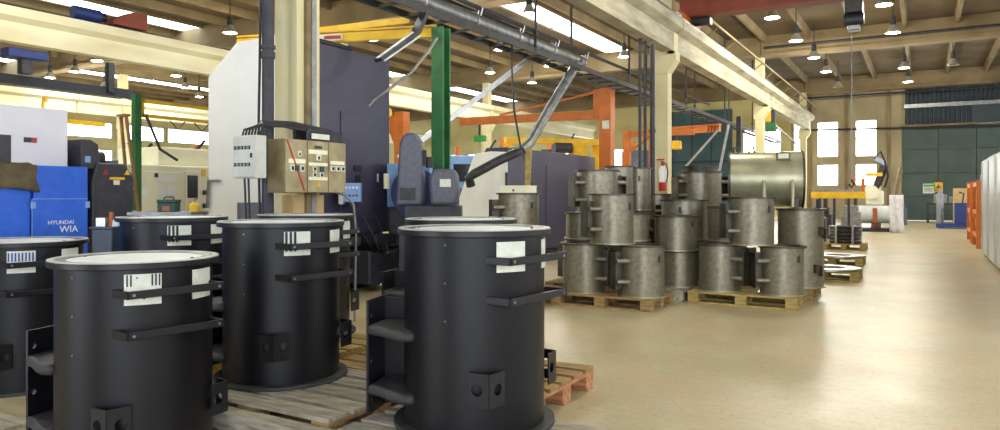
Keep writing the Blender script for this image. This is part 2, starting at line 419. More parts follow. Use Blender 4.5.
# downpipes
dp = thing('downpipe', 'fat black downpipe on the left side of the near column', 'pipe', at(268, 190, 6.75).xy.to_3d())
MB().cyl((0, 0, 0), (0, 0, 7.0), .055, n=16).build('pipe', 'charcoal', dp)
for z in (.5, 2.55, 4.6): MB().ring(.054, .068, z, z + .06, 20).build('socket_ring', 'charcoal', dp); MB().ring(.054, .068, z + .09, z + .12, 20).build('socket_ring', 'charcoal', dp)
for j, (px, zd) in enumerate(((259.5, 6.72), (263, 6.9))):
    p = at(px, 190, zd); cbl = MB()
    cbl.tube([(p.x + .012 * math.sin(q * 1.3 + j), p.y, q * .5) for q in range(15)], .013 if j == 0 else .009, 6)
    tag(cbl.build('power_cable', 'cable'), ('black vertical cable running up beside the fat downpipe', 'thin black vertical wire hugging the fat downpipe')[j], 'cable')
p = at(652.5, 190, 15.5)
dp2 = thing('downpipe', 'slim black downpipe on the column by the fire extinguisher', 'pipe', (p.x, p.y, 0))
MB().cyl((0, 0, 0), (0, 0, 4.5), .055, n=12).build('pipe', 'charcoal', dp2)
for z in (1.0, 2.6): MB().ring(.054, .07, z, z + .08, 16).build('socket_ring', 'charcoal', dp2)
for j, px in enumerate((640, 645)):
    p = at(px, 190, 15.2 + j * .3)
    tag(MB().cyl((p.x, p.y, 0), (p.x, p.y, 5.6), .035, n=8).build('conduit_pipe', 'dark_steel'), ('dark thin standpipe left of the slim downpipe', 'dark thin standpipe touching the slim downpipe')[j], 'pipe')
# ------------------------------------------------------------------ pallets and black tanks in the foreground
def pallet(label, cx, cy, L=1.2, W=.8, H=.144, rz=0.0, m='wood', m2=None, nb=5, group='wooden pallets'):
    """deck boards run along local x"""
    t = thing('wooden_pallet', label, 'pallet', (cx, cy, 0), rz, group)
    m2 = m2 or m; bt = .022; bh = H - 3 * bt
    bw = W / (nb + (nb - 1) * .35); gap = (W - nb * bw) / (nb - 1)
    top = MB().box((0, 0, 0), (L, bw, bt)).data('deck_board', m, False)
    for i in range(nb):
        o = bpy.data.objects.new('deck_board', top); col.objects.link(o); o.parent = t
        o.location = (random.uniform(-.006, .006), -W / 2 + bw / 2 + i * (bw + gap), H - bt / 2 + random.uniform(-.001, 0.0))
    cross = MB().box((0, 0, 0), (.12, W, bt)).data('cross_board', m2, False)
    blk = MB().box((0, 0, 0), (.12, .12, bh)).data('block', m2, False)
    bot = MB().box((0, 0, 0), (L, .1, bt)).data('bottom_board', m2, False)
    for xx in (-L / 2 + .062, 0, L / 2 - .062):
        o = bpy.data.objects.new('cross_board', cross); col.objects.link(o); o.parent = t; o.location = (xx, 0, H - 1.5 * bt)
        for yy in (-W / 2 + .062, 0, W / 2 - .062):
            o = bpy.data.objects.new('block', blk); col.objects.link(o); o.parent = t; o.location = (xx, yy, bt + bh / 2)
    for yy in (-W / 2 + .062, 0, W / 2 - .062):
        o = bpy.data.objects.new('bottom_board', bot); col.objects.link(o); o.parent = t; o.location = (0, yy, bt / 2)
    return t
PH = .144
pallet('grey weathered pallet under the black tank left of centre', -3.2, 3.125, 1.24, .86, PH, 0, 'wood_grey', 'wood')
pallet('grey weathered pallet under the nearest central black tank', -1.79, 2.85, 1.3, .84, PH, 0, 'wood_grey', 'wood_grey')
pallet('pallet with pinkish blocks sticking out right behind the central black tank', -2.67, 4.0, 1.6, .84, PH, 0, 'wood', 'wood_pink')
pallet('yellowish pallet under the hindmost black tank by the column', -4.2, 4.06, 1.2, .84, PH, 0, 'wood_yellow', 'wood_yellow')
pallet('pallet under the black tank beside the blue bin', -4.75, 3.32, 1.1, .62, PH, 0, 'wood_grey', 'wood')
for lab, cx, cy, L in (('flat grey plank on the floor before the leftmost black tank', -4.75, 2.05, 1.0), ('flat grey plank at the bottom left corner, nearest to the frame', -4.7, 1.78, 1.2)):
    tag(MB().box((0, 0, .011), (L, .16, .022)).build('wooden_plank', 'wood_grey', None, False, 0.002, (cx, cy, 0)), lab, 'plank')
tag(MB().box((0, 0, .055), (1.5, .1, .11)).build('timber_beam', 'wood_grey', None, False, 0.004, (-3.25, 2.625, 0), 0), 'squared pale grey timber lying in front of the grey weathered pallet', 'timber')
tag(MB().box((0, 0, .03), (.5, .12, .06)).build('timber_beam', 'wood', None, False, 0.004, (-4.05, 2.38, 0), .3), 'short squared timber block end at the lower left corner', 'timber')

R = .352; RR = .385; TH = .968
tank = thing('black_tank', '', 'tank')
MB().lathe([(R - .012, .02), (R, .02), (R, TH - .012), (R - .012, TH - .012)], 72).build('shell', 'black_paint', tank)
MB().ring(R - .05, RR, TH - .03, TH - .002, 72).build('rim_flange', 'black_edge', tank, True, .003)
MB().ring(R + .001, RR - .004, TH - .002, TH + .002, 72).build('gasket_ring', 'gasket', tank)
MB().disc(R, TH - .012, TH - .004, 72).build('lid', 'lid', tank)
for a in (25, 200): MB().disc(.008, 0, .004, 10).build('lid_pin', 'ink', tank, True, 0, (.29 * math.cos(math.radians(a)), .29 * math.sin(math.radians(a)), TH - .004))
MB().ring(R - .05, .404, 0, .022, 72).build('base_flange', 'dusty_black', tank, True, .003)
ba = math.radians(-163)
pm = plate_mesh(rect(.27, .58), [(sx * .1, z, .014) for sx in (-1, 1) for z in (-.22, -.02, .21)], .012)
Mp = Matrix.Translation((R + .17, 0, .31)) @ Euler((math.pi / 2, 0, math.pi / 2)).to_matrix().to_4x4()
br = MB().mesh(pm, Mp).box((R + .08, -.08, .31), (.19, .012, .56)).build('mounting_bracket', 'black_edge', tank, False, 0, None, ba)
for z in (.155, .455):
    MB().prism([(R - .115, -.2), (R + .05, -.14), (R + .164, -.125), (R + .164, .155), (R + .09, .19), (R + .0, .255), (R - .07, .295), (R - .135, .29)], z - .026, z + .026).build('gusset', 'dusty_black', br, True, .02)
for z in (.65, .832):
    hb = MB(); a = R * 1.12; L = R * .67; t = .013; h = .036; e = math.sqrt(R * R - L * L) - .01
    hb.box((a, 0, z), (t, 2 * L, h))
    for s in (-1, 1): hb.box(((e + a) / 2 + t / 4, s * (L - t / 2), z), (a - e + t / 2, t, h))
    hd = hb.build('handle', 'black_edge', tank, False, .003, None, math.radians(-7))
    for s in (-1, 1): MB().cyl((a + t / 2, s * (L - .03), z), (a + t / 2 + .004, s * (L - .03), z), .007, n=8).build('bolt', 'zinc', hd)
lm = plate_mesh(rect(.105, .155), [(.008, 0, .028)], .006)
for q in (-49, 43, 135):
    lg = MB()
    for s in (-1, 1):
        ang = math.radians(s * 52)        # plate runs from the apex back to the shell
        ax = Vector((-math.cos(ang), math.sin(ang), 0)); ay = Vector((0, 0, 1)); az = ax.cross(ay)
        M = Matrix((ax, ay, az)).transposed().to_4x4(); M.translation = Vector((R + .075, 0, .25)) + ax * .0525
        lg.mesh(lm, M)
    lg.build('angle_lug', 'black_edge', tank, False, 0, None, math.radians(q))
for z in (.9, .725, .55): MB().disc(.0045, -.003, .004, 8).build('rivet', 'rivet', tank).matrix_local = Matrix.Rotation(math.radians(-80), 4, 'Z') @ Matrix.Translation((R, 0, z)) @ Matrix.Rotation(math.pi / 2, 4, 'Y')

def tank_plates(t, kind):
    def curved(name, a0, a1, z0, z1, r, m, par): return MB().arc(r - .003, r + .003, math.radians(a0), math.radians(a1), z0, z1, 6).build(name, m, par)
    p1 = curved('label_plate', -41, -16, .775, .915, R + .002, 'label_white', t)
    curved('label_plate', 10, 34, .775, .915, R + .002, 'label_white', t)
    if kind == 'slots':
        for a in (-39.5, -37, -23, -20.5, -18): curved('slot', a, a + 1.1, .86, .913, R + .004, 'ink', p1)
        curved('dot', -33, -32, .895, .902, R + .004, 'ink', p1); curved('dot', -28.5, -27.2, .80, .807, R + .004, 'ink', p1)
    elif kind == 'stripes':
        for a in (-40, -36, -32): curved('stripe', a, a + 2.3, .80, .914, R + .004, 'ink', p1)
    elif kind == 'bars':
        for k in range(8):
            a = -40.2 + k * 3.0
            curved('stripe', a, a + 1.5, .85, .905, R + .004, 'ink_blue', p1); curved('dot', a, a + 1.2, .81, .822, R + .004, 'ink', p1)
G = 'black painted tanks'
tk = [('front left black tank with white slotted label, standing lower', 136.5, 3.585, 0, 'slots'),
      ('leftmost black tank with blue barred label, cut by the frame', 24, 4.9, 0, 'bars'),
      ('black tank left of centre with striped white label', 282, 4.53, PH, 'stripes'),
      ('central nearest black tank with plain white label plate', 474.5, 3.635, PH, ''),
      ('black tank hidden behind the central nearest tank', 461, 4.95, PH, ''),
      ('black tank mostly hidden behind the striped-label tank', 306, 5.92, PH, ''),
      ('black tank at the back left beside the blue bin', 173, 5.35, PH, 'stripes')]
for i, (lab, px, zd, z0, kd) in enumerate(tk):
    p = at(px, 200, zd); loc = (p.x, p.y, z0)
    if i == 0: t0 = tank; rest = [dup(tank) for _ in tk[1:]]; t = tank
    else: t = rest[i - 1]
    t.location = loc; t['label'] = lab; t['group'] = G
    tank_plates(t, kd)
# ------------------------------------------------------------------ raw steel vessels stacked on pallets
VC = {}
def vessel(label, pos, z0, D, H, phi, plate=True, two=False, lug=False, name='steel_vessel'):
    th = math.degrees(math.atan2(pos.x * CY + pos.y * SY, -pos.x * SY + pos.y * CY))
    face = math.radians(-90) + YAW - math.radians(th)
    t = thing(name, label, 'vessel', (pos.x, pos.y, z0), face, 'raw steel vessels')
    r = D / 2 - .015
    def sh(key, fn):
        k = (key, round(D, 3), round(H, 3))
        if k not in VC: VC[k] = fn()
        return VC[k]
    def put(nm, me, par, rz=0, z=0):
        o = bpy.data.objects.new(nm, me); col.objects.link(o); o.parent = par; o.rotation_euler.z = rz; o.location.z = z; return o
    put('shell', sh('s', lambda: MB().lathe([(r - .01, .008), (r, .008), (r, H - .008), (r - .01, H - .008), (r - .01, H - .03), (0, H - .03)], 48).data('shell', 'raw_steel')), t)
    put('rim_flange', sh('rf', lambda: MB().ring(r - .03, D / 2 + .012, H - .02, H, 48).data('rim_flange', 'raw_steel_dark')), t)
    put('base_flange', sh('bf', lambda: MB().ring(r - .03, D / 2 + .008, 0, .014, 48).data('base_flange', 'steel_light')), t)
    def brk():
        hh = H * .72
        return MB().box((r + .095, 0, H * .5), (.014, .2, hh)).box((r + .04, -.0, H * .5), (.12, .014, hh)).data('bracket', 'raw_steel_dark', False)
    def ribm(z):
        return MB().tube([(r - .1, .12, z), (r - .04, .12, z), (r + .088, .105, z)], [.018, .027, .027], 10).tube([(r - .1, -.12, z), (r - .04, -.12, z), (r + .088, -.105, z)], [.018, .027, .027], 10).box((r - .005, 0, z), (.18, .22, .03)).data('gusset', 'raw_steel')
    for a in ([phi] + ([phi + 180] if two else [])):
        b = put('bracket', sh('b', brk), t, math.radians(a))
        for q in (.3, .7): put('gusset', sh('g%d' % (q * 10), lambda: ribm(H * q)), b)
    if plate:
        put('nameplate', sh('n', lambda: MB().arc(r - .002, r + .006, -.06, .07, H * .68, H * .68 + .075, 3).data('nameplate', 'charcoal')), t, math.radians(phi + 115 if phi < 0 else phi - 115))
    if lug:
        l = MB().box((r + .02, 0, H * .25), (.06, .05, .1)).box((r + .02, .06, H * .22), (.05, .015, .12)).data('lug', 'raw_steel_dark', False)
        put('lug', l, t, math.radians(38)); put('lug', l, t, math.radians(52), .45)
    return t
XD = Vector((1, 0, 0)); YD = Vector((0, 1, 0))
CA = gnd(651, 313); CB = gnd(797, 311.4)
def fr(c, a, b): return Vector((c.x + a, c.y + b, 0))
pallet('pallet carrying the left front pair of raw steel vessels', *(fr(CA, -.6, .4).xy), 1.2, .8, .144, 0, 'wood', 'wood', group='wooden pallets')
pallet('pallet behind, under the left rear raw steel vessels', *(fr(CA, -1.12, 1.28).xy), 1.2, .8, .144, 0, 'wood')
pallet('yellowish pallet carrying the right front pair of raw steel vessels', *(fr(CB, -.6, .4).xy), 1.2, .8, .144, 0, 'wood_yellow', 'wood_yellow')
pallet('pallet under the tall raw steel vessel', *(fr(CB, -.55, 1.3).xy), 1.2, .86, .144, 0, 'wood')
PZ = .144; VH = .57
vessel('raw steel vessel front bottom right on the left pallet', fr(CA, -.19, .26), PZ, .52, VH, -68)
vessel('raw steel vessel front bottom left on the left pallet', fr(CA, -.90, .26), PZ, .52, VH, 66, False)
vessel('raw steel vessel stacked on top of the left pallet pair', fr(CA, -.55, .26), PZ + VH, .52, VH, -62)
vessel('low steel vessel at the bottom behind the left pair', fr(CA, -1.25, 1.12), PZ, .54, .56, -60, False)
vessel('short steel vessel with ring in the second layer, left rear stack', fr(CA, -1.25, 1.12), PZ + .56, .54, .34, 70, False)
vessel('low steel vessel hidden at the bottom of the left rear stack', fr(CA, -.64, 1.06), PZ, .52, .56, -60, False)
vessel('short steel vessel with left bracket in the left rear stack', fr(CA, -.64, 1.06), PZ + .56, .52, .34, -58, False)
vessel('raw steel vessel on top of the left rear stack, by the dark machine', fr(CA, -1.06, 1.06), PZ + .9, .55, .54, -66, False, True)
p8 = at(619, 166, 9.9); pallet('pallet under the slim steel vessels', p8.x - .15, p8.y + .43, 1.2, 1.15, .144, 0, 'wood')
vessel('tall steel vessel carrying the slim vessels', p8, PZ, .5, .9, 60, False)
vessel('slim steel vessel with dark nameplate, front one of the high pair', p8, PZ + .9, .41, .62, -110)
p9 = at(638, 168, 10.5)
vessel('tall steel vessel under the rear slim vessel', p9, PZ, .46, .9, 60, False)
vessel('slim steel vessel peeking out behind the front slim one', p9, PZ + .9, .4, .62, -110)
p0 = at(518.5, 192, 8.75); pallet('pallet under the steel vessel topped by a wooden crate', p0.x, p0.y, 1.0, .8, .144, 0, 'wood')
vessel('raw steel vessel under the one with the wooden crate', p0, PZ, .52, .575, -75, False)
vessel('raw steel vessel with a wooden crate on its lid', p0, PZ + .575, .52, .575, -75)
ct = thing('wooden_crate', 'small cream wooden crate sitting on a raw steel vessel', 'crate', (p0.x, p0.y, PZ + 1.15 - .03))
for s in (-1, 1):
    MB().box((0, s * .12, .055), (.36, .015, .11)).build('side_board', 'cream', ct, False); MB().box((s * .175, 0, .055), (.015, .23, .11)).build('end_board', 'cream', ct, False)
MB().box((0, 0, .112), (.37, .26, .012)).build('lid_board', 'cream', ct, False); MB().cyl((0, -.12, .06), (0, -.135, .06), .014, n=8).build('knob', 'charcoal', ct)
# right pallet
vessel('raw steel vessel front bottom right on the right pallet', fr(CB, -.2, .28), PZ, .5, .55, -68)
vessel('raw steel vessel front bottom left on the right pallet', fr(CB, -.9, .28), PZ, .5, .55, 66, False)
vessel('raw steel vessel stacked on top of the right pallet pair', fr(CB, -.53, .28), PZ + .55, .52, .55, -66)
vessel('low steel vessel behind the right pallet pair', fr(CB, -.98, 1.05), PZ, .5, .54, 66, False)
vessel('steel vessel half hidden left of the upper right vessel', fr(CB, -.98, 1.05), PZ + .54, .5, .43, 70, False)
vessel('tall raw steel vessel under the horizontal drum', fr(CB, -.12, 1.16), PZ, .56, .955, 150, False, False, True)
# centre group
pc = at(678, 250, 8.95)
pallet('dark pallet between the two front pallets of vessels', -2.70, 9.17, 1.55, .54, .144, math.pi / 2, 'wood_grey')
vessel('low steel vessel between the two front pallets', pc, PZ, .5, .44, 165, False)
vessel('steel vessel stacked above the low one between the pallets', pc + Vector((-.03, 0, 0)), PZ + .44, .54, .43, 165)
p3 = at(684, 200, 9.65)
vessel('wide steel vessel at the bottom of the centre rear stack', p3, PZ, .58, .53, -125, False)
vessel('wide steel vessel on the centre rear stack', p3, PZ + .53, .62, .53, -125, True)
p4 = at(657, 194, 11.0)
vessel('steel vessel at the bottom beside the downpipe column', p4, PZ, .5, .57, 60, False)
vessel('steel vessel with top level beside the downpipe column', p4, PZ + .57, .5, .57, 60, False)
p6 = at(700, 170, 10.6); pallet('pallet under the high rear centre stack', -3.1, p6.y + .1, 1.75, .7, .144, 0, 'wood')
vessel('tall steel vessel carrying the necked vessel', p6, PZ, .6, .97, 60, False)
v6 = vessel('necked steel vessel high in the rear centre stack', p6, PZ + .97, .64, .49, -62, False, True)
MB().lathe([(.24, 0), (.25, 0), (.25, .07), (.27, .07), (.27, .09), (0, .09)], 40).build('neck', 'raw_steel_dark', v6, True, 0, (0, 0, .485))
# horizontal drum on top
pd = at(765.5, 180, 9.35)
dr = thing('steel_drum', 'large olive-grey steel drum lying horizontally on top of the vessels', 'drum', (pd.x, pd.y, 1.10), math.radians(12))
rd = .37; Ld = .88
MD = Matrix.Translation((0, 0, rd)) @ Matrix.Rotation(math.pi / 2, 4, 'Y')
MB().lathe([(0, -Ld / 2 + .01), (rd - .012, -Ld / 2 + .01), (rd - .012, Ld / 2 - .01), (0, Ld / 2 - .01)], 56, MD).build('shell', 'steel_light', dr)
for s in (-1, 1): MB().lathe([(rd - .06, s * Ld / 2 - .012), (rd, s * Ld / 2 - .012), (rd, s * Ld / 2 + .012), (rd - .06, s * Ld / 2 + .012)], 56, MD, True).build('end_flange', 'raw_steel_dark', dr)
for s in (-.36, -.17): MB().tube([(s - .035, -.1, 2 * rd - .03), (s - .035, -.1, 2 * rd + .035), (s + .02, -.1, 2 * rd + .045), (s + .03, -.1, 2 * rd - .03)], .013, 8).build('lifting_eye', 'charcoal', dr)
MB().box((.2, -.27, 2 * rd - .085), (.17, .03, .1)).build('nameplate', 'raw_steel_dark', dr, False)
MB().box((.2, -.29, 2 * rd - .085), (.12, .03, .06)).build('nameplate', 'steel_light', dr, False)
for s in (-.03, .3):
    MB().tube([(s, -rd + .03, .34), (s, -rd - .02, .33), (s, -rd - .05, .28), (s, -rd - .05, .02)], .022, 10).build('drain_pipe', 'steel_light', dr)
for s in (-.35, .35): MB().prism([(-.3, 0), (.3, 0), (.3, .12), (.2, .08), (.0, .005), (-.2, .08), (-.3, .12)], s - .03, s + .03, 'yzx').build('saddle', 'raw_steel_dark', dr, False)
# ---- far pallets along the aisle
pf = gnd(844, 250); pallet('pallet under the black coil far along the aisle', pf.x, pf.y + .3, .9, .8, .144, 0, 'wood_yellow')
ck = thing('wire_coil', 'black glinting coil of strip on a far pallet', 'coil', (pf.x, pf.y + .3, .144))
for k in range(5): MB().lathe([(.2 , .01), (.33, .01), (.345, .04), (.33, .075), (.2, .075)], 28, Matrix.Translation((random.uniform(-.01, .01), 0, .08 * k)), True).build('winding', 'rubber', ck)
for a in range(6):
    an = a * 1.05; MB().box((.34 * math.cos(an), .34 * math.sin(an), .2), (.02, .05, .41), None, an).build('strap', 'aluminium', ck, False)
for i, (px, py, lab) in enumerate(((838, 266, 'farther'), (829, 281, 'nearer'))):
    q = gnd(px, py); pallet('%s pallet of flat rings beside the tall vessel' % lab, q.x - .1, q.y + .35, 1.0, .8, .144, 0, 'wood_yellow')
    for k in range(2):
        rg = MB().ring(.22, .44, 0, .018, 40).build('flat_ring', 'aluminium', None, True, 0, (q.x - .08 + .05 * k, q.y + .33 - .04 * k, .1445 + .0185 * k))
        tag(rg, '%s flat pale steel ring on the %s aisle pallet' % (('lower', 'upper')[k], lab), 'ring', 'flat steel rings')
# ------------------------------------------------------------------ machines on the left
def faceX(x, y, z):      # text / plate facing +X
    M = Matrix((Vector((0, 1, 0)), Vector((0, 0, 1)), Vector((1, 0, 0)))).transposed().to_4x4(); M.translation = (x, y, z); return M
def faceYn(x, y, z):     # facing -Y
    M = Matrix((Vector((1, 0, 0)), Vector((0, 0, 1)), Vector((0, -1, 0)))).transposed().to_4x4(); M.translation = (x, y, z); return M
# blue and white turning machine
X1 = -6.8
m1 = thing('turning_machine', 'blue and white turning machine with lettering behind the leftmost tank', 'machine', (X1, 2.9, 0))
def L1(a, b): return (a[0] - X1, a[1] - 2.9, a[2]), (b[0] - X1, b[1] - 2.9, b[2])
MB().b2(*L1((-8.4, 1.5, 0), (-6.85, 3.86, 1.50))).build('base', 'blue', m1, False, .01)
MB().b2(*L1((-6.85, 3.42, .1), (-6.80, 3.90, 1.535))).build('front_panel', 'blue', m1, False, .006)
MB().b2(*L1((-6.85, 1.5, .1), (-6.81, 3.40, 1.42))).build('front_panel', 'blue', m1, False, .006)
gd = MB().b2(*L1((-6.80, 3.40, .5), (-6.785, 3.89, 1.235))).build('lower_door', 'blue', m1, False, .003)
for y in (3.405, 3.885): MB().b2(*L1((-6.79, y - .02, 1.15), (-6.775, y + .02, 1.21))).build('hinge', 'blue_pale', gd, False)
MB().b2(*L1((-6.79, 3.395, .5), (-6.78, 3.40, 1.24))).build('edge_strip', 'blue_pale', gd, False)
MB().b2(*L1((-6.79, 3.395, 1.233), (-6.78, 3.89, 1.239))).build('edge_strip', 'blue_pale', gd, False)
MB().mesh(text_mesh('HYUNDAI', .052, .001), faceX(.018, 3.645 - 2.9, 1.02)).build('lettering', 'machine_white', gd, False)
MB().mesh(text_mesh('WIA', .085, .002), faceX(.018, 3.715 - 2.9, .955)).build('lettering', 'machine_white', gd, False)
MB().b2(*L1((-8.3, 1.5, 1.50), (-6.95, 3.80, 2.07))).build('hood', 'machine_lilac', m1, False, .012)
wd = MB().b2(*L1((-6.955, 2.1, 1.56), (-6.935, 3.3, 1.80))).build('window', 'charcoal', m1, False)
MB().b2(*L1((-6.936, 2.15, 1.58), (-6.93, 3.16, 1.74))).build('pane', 'screen', wd, False)
MB().b2(*L1((-6.955, 3.41, 1.745), (-6.945, 3.52, 1.79))).build('badge', 'charcoal', m1, False)
MB().b2(*L1((-6.946, 3.47, 1.75), (-6.94, 3.515, 1.785))).build('badge_mark', 'red', m1, False)
ctl = MB().prism([(3.87 - 2.9, 1.52), (4.06 - 2.9, 1.52), (4.03 - 2.9, 1.76), (3.96 - 2.9, 1.80), (3.87 - 2.9, 1.80)], -.9, -.05, 'yzx').build('control_cabinet', 'charcoal', m1, False, .01)
MB().b2(*L1((-6.86, 3.9, 1.58), (-6.84, 3.95, 1.64))).build('label_plate', 'blue_pale', ctl, False)
hd = MB().prism([(3.95, .95), (4.32, .95), (4.38, 1.15), (4.38, 1.45), (4.28, 1.58), (4.0, 1.58), (3.95, 1.4)], -8.0, -6.82, 'yzx')
hd = hd.add([], []).build('tool_head', 'charcoal', m1, False, .02, (6.8, -2.9, 0))
MB().cyl((-.5, 3.98 - 2.9, 1.66), (-.5, 4.32 - 2.9, 1.63), .09, n=18).build('motor', 'black', m1)
for y, mm in ((4.08, 'red'), (4.3, 'yellow')): MB().prism([(y - .03, 1.47), (y + .03, 1.47), (y, 1.52)], -6.82, -6.81, 'yzx').build('warning_mark', mm, hd, False)
MB().b2((-6.82, 4.12, 1.42), (-6.808, 4.27, 1.445)).build('warning_strip', 'yellow', hd, False)
MB().b2((-6.82, 4.16, 1.37), (-6.808, 4.22, 1.415)).build('label_plate', 'label_white', hd, False)
MB().b2(*L1((-7.9, 3.9, 0), (-6.9, 4.3, .95))).build('pedestal', 'black', m1, False)
MB().b2(*L1((-6.80, 2.9, 1.25), (-6.79, 3.0, 1.38))).build('handle', 'black', m1, False)
# brown cloth thrown over the edge
cl = []; cf = []; nx, ny = 26, 14
for j in range(ny + 1):
    for i in range(nx + 1):
        y = 1.7 + (3.44 - 1.7) * i / nx; s = j / ny * .62
        wv = .012 * math.sin(i * 1.1 + j * .5) + .01 * math.sin(i * .47)
        if s < .40: p = (-7.05 + s * .6 if False else -6.94 + s * .38, y, 1.505 + .012 + abs(wv) + .03 * math.exp(-s * 8))
        else: p = (-6.785 + wv * .8 + .012, y + .02 * math.sin(j), 1.505 + .02 - (s - .40) * (1.0 + .12 * math.sin(i * .5)))
        cl.append(p)
for j in range(ny):
    for i in range(nx): a = j * (nx + 1) + i; cf.append((a, a + 1, a + nx + 2, a + nx + 1))
co = MB().add(cl, cf).build('cloth', 'cloth_brown'); sm = co.modifiers.new('thick', 'SOLIDIFY'); sm.thickness = .012
tag(co, 'crumpled brown cloth draped over the blue machine', 'cloth')
# stepladder
lp = at(140, 212, 9.3)
ld = thing('stepladder', 'brown stepladder behind the dark tool head', 'ladder', (lp.x, lp.y, 0))
ux = Vector((CY, SY, 0)); 
def lv(dx, z, dy=0): return (ux.x * dx - SY * dy, ux.y * dx + CY * dy, z)
MB().bar(lv(.12, 0), lv(-.18, 2.3), .04, .025).build('rail', 'ladder', ld, False)
MB().bar(lv(-.2, 0, .3), lv(-.3, 2.3, .1), .04, .025).build('rail', 'ladder', ld, False)
MB().bar(lv(-.32, 2.3, .1), lv(-.16, 2.3), .08, .03).build('top_step', 'ladder', ld, False)
for k in range(7): MB().bar(lv(.12 - .3 * (k + .5) / 7.2, .3 * (k + .5)), lv(-.2 - .1 * (k + .5) / 7.2, .3 * (k + .5), .26), .05, .02).build('rung', 'aluminium', ld, False)
# cream machining cabinet
XC = -9.5
m2 = thing('cream_machine', 'cream enclosed machine with small dark windows behind the green toolbox', 'machine', (XC, 6.8, 0))
MB().b2((-1.6, -.85, 0), (0, .75, 1.70)).build('housing', 'cream', m2, False, .02)
MB().b2((-1.2, -.2, 1.70), (-.2, .7, 1.98)).build('top_box', 'cream', m2, False, .02)
MB().b2((0, -.72, .2), (.015, .06, 1.60)).build('door', 'cream', m2, False, .005)
dw = MB().b2((0, .1, .2), (.015, .36, 1.62)).build('door', 'cream', m2, False, .005)
MB().b2((.013, .13, 1.22), (.02, .31, 1.56)).build('pane', 'glass_dark', dw, False, .02)
MB().b2((.0, .5, 1.2), (.02, .68, 1.54)).build('window', 'glass_dark', m2, False)
for y, z, a, b in ((-.28, 1.3, .12, .2), (-.12, 1.33, .14, .16), (-.2, 1.52, .3, .1), (-.58, 1.32, .1, .1)): MB().box((.018, y, z), (.006, a, b)).build('paper_note', 'machine_white', m2, False)
MB().box((.02, .41, 1.6), (.02, .06, .1)).build('switch', 'yellow', m2, False); MB().box((.02, -.38, 1.55), (.02, .05, .06)).build('switch', 'charcoal', m2, False)
for z in (1.1, 1.3): MB().box((.03, .42, z), (.04, .04, .07)).build('handle', 'charcoal', m2, False)
MB().box((.02, -.68, 1.5), (.02, .05, .07)).build('switch', 'yellow', m2, False)
# workbench with toolbox, bin
tb = at(169, 200, 7.15)
bn = thing('work_trolley', 'steel trolley behind the back left tank', 'trolley', (tb.x, tb.y, 0), YAW)
MB().box((0, 0, 1.09), (.62, .42, .03)).build('top', 'zinc', bn, False); MB().box((0, 0, .35), (.6, .4, .03)).build('shelf', 'zinc', bn, False)
for sx in (-.28, .28):
    for sy in (-.18, .18): MB().box((sx, sy, .55), (.03, .03, 1.09)).build('leg', 'dark_steel', bn, False)
tx = thing('toolbox', 'small dark green toolbox with carrying handle on the trolley', 'toolbox', (tb.x, tb.y, 1.105), YAW)
MB().box((0, 0, .045), (.18, .12, .09)).build('body', 'green_dark', tx, False, .008); MB().box((0, 0, .105), (.19, .13, .03)).build('lid', 'green_dark', tx, False, .006)
MB().tube([(-.05, 0, .12), (-.04, 0, .145), (.04, 0, .145), (.05, 0, .12)], .007, 8).build('handle', 'black', tx); MB().box((0, -.063, .03), (.07, .006, .05)).build('label_plate', 'copper', tx, False)
yb = at(200, 205, 7.35); yo = thing('oil_can', 'small yellow can on the trolley end', 'can', (tb.x + .25 * CY, tb.y + .25 * SY, 1.105))
MB().lathe([(0, 0), (.05, 0), (.05, .07), (.02, .085), (.02, .1), (0, .1)], 20).build('body', 'yellow', yo); MB().tube([(.0, 0, .09), (.02, 0, .12), (.05, 0, .13)], .005, 6).build('spout', 'charcoal', yo)
bp = at(107.5, 225, 6.35)
bi = thing('scrap_bin', 'dark blue tapered scrap bin beside the back left tank', 'bin', (bp.x, bp.y, 0), YAW)
MB().prism([(-.075, 0), (.075, 0), (.095, .98), (-.095, .98)], -.09, .09, 'xzy').build('body', 'bin_blue', bi, False, .01); MB().box((0, 0, .985), (.21, .21, .02)).build('rim', 'bin_blue', bi, False, .004)
MB().tube([(0.02, .01, .99), (.03, .01, 1.12)], .02, 8).build('scrap_offcut', 'copper', bi); MB().box((-.04, 0, 1.03), (.08, .08, .08)).build('scrap_offcut', 'aluminium', bi, False); MB().box((.06, .03, 1.02), (.05, .05, .06)).build('scrap_offcut', 'cloth_white', bi, False)
# big vertical machine, white end and dark violet-grey side
X2 = -6.5
bm = thing('vertical_machine', 'tall machine with white end and violet-grey side behind the near column', 'machine', (X2, 6.16, 0))
MB().prism([(-1.45, .75), (0, .75), (0, 3.17), (-.9, 3.17), (-1.45, 2.78)], .03, 1.84, 'xzy').build('housing', 'machine_dark', bm, False, .01)
MB().prism([(-1.47, .75), (-.02, .75), (-.02, 3.19), (-.92, 3.19), (-1.47, 2.79)], -.03, .03, 'xzy').build('end_cover', 'machine_white', bm, False, .008)
MB().b2((-1.4, .05, 0), (-.12, 1.8, .75)).build('base', 'black', bm, False, .02)
MB().b2((-.35, -.5, .75), (-.3, -.05, 1.18)).build('side_tray', 'machine_grey', bm, False)
dd = MB().b2((0, .84, .95), (.014, 1.66, 2.36)).build('service_door', 'machine_dark', bm, False, .004)
MB().b2((.012, 1.08, 1.58), (.03, 1.22, 1.66)).build('latch', 'black', dd, False); MB().b2((.012, 1.11, 1.38), (.025, 1.2, 1.53)).build('latch', 'black', dd, False)
MB().b2((.012, 1.55, 1.45), (.02, 1.58, 1.56)).build('label_plate', 'machine_white', dd, False)
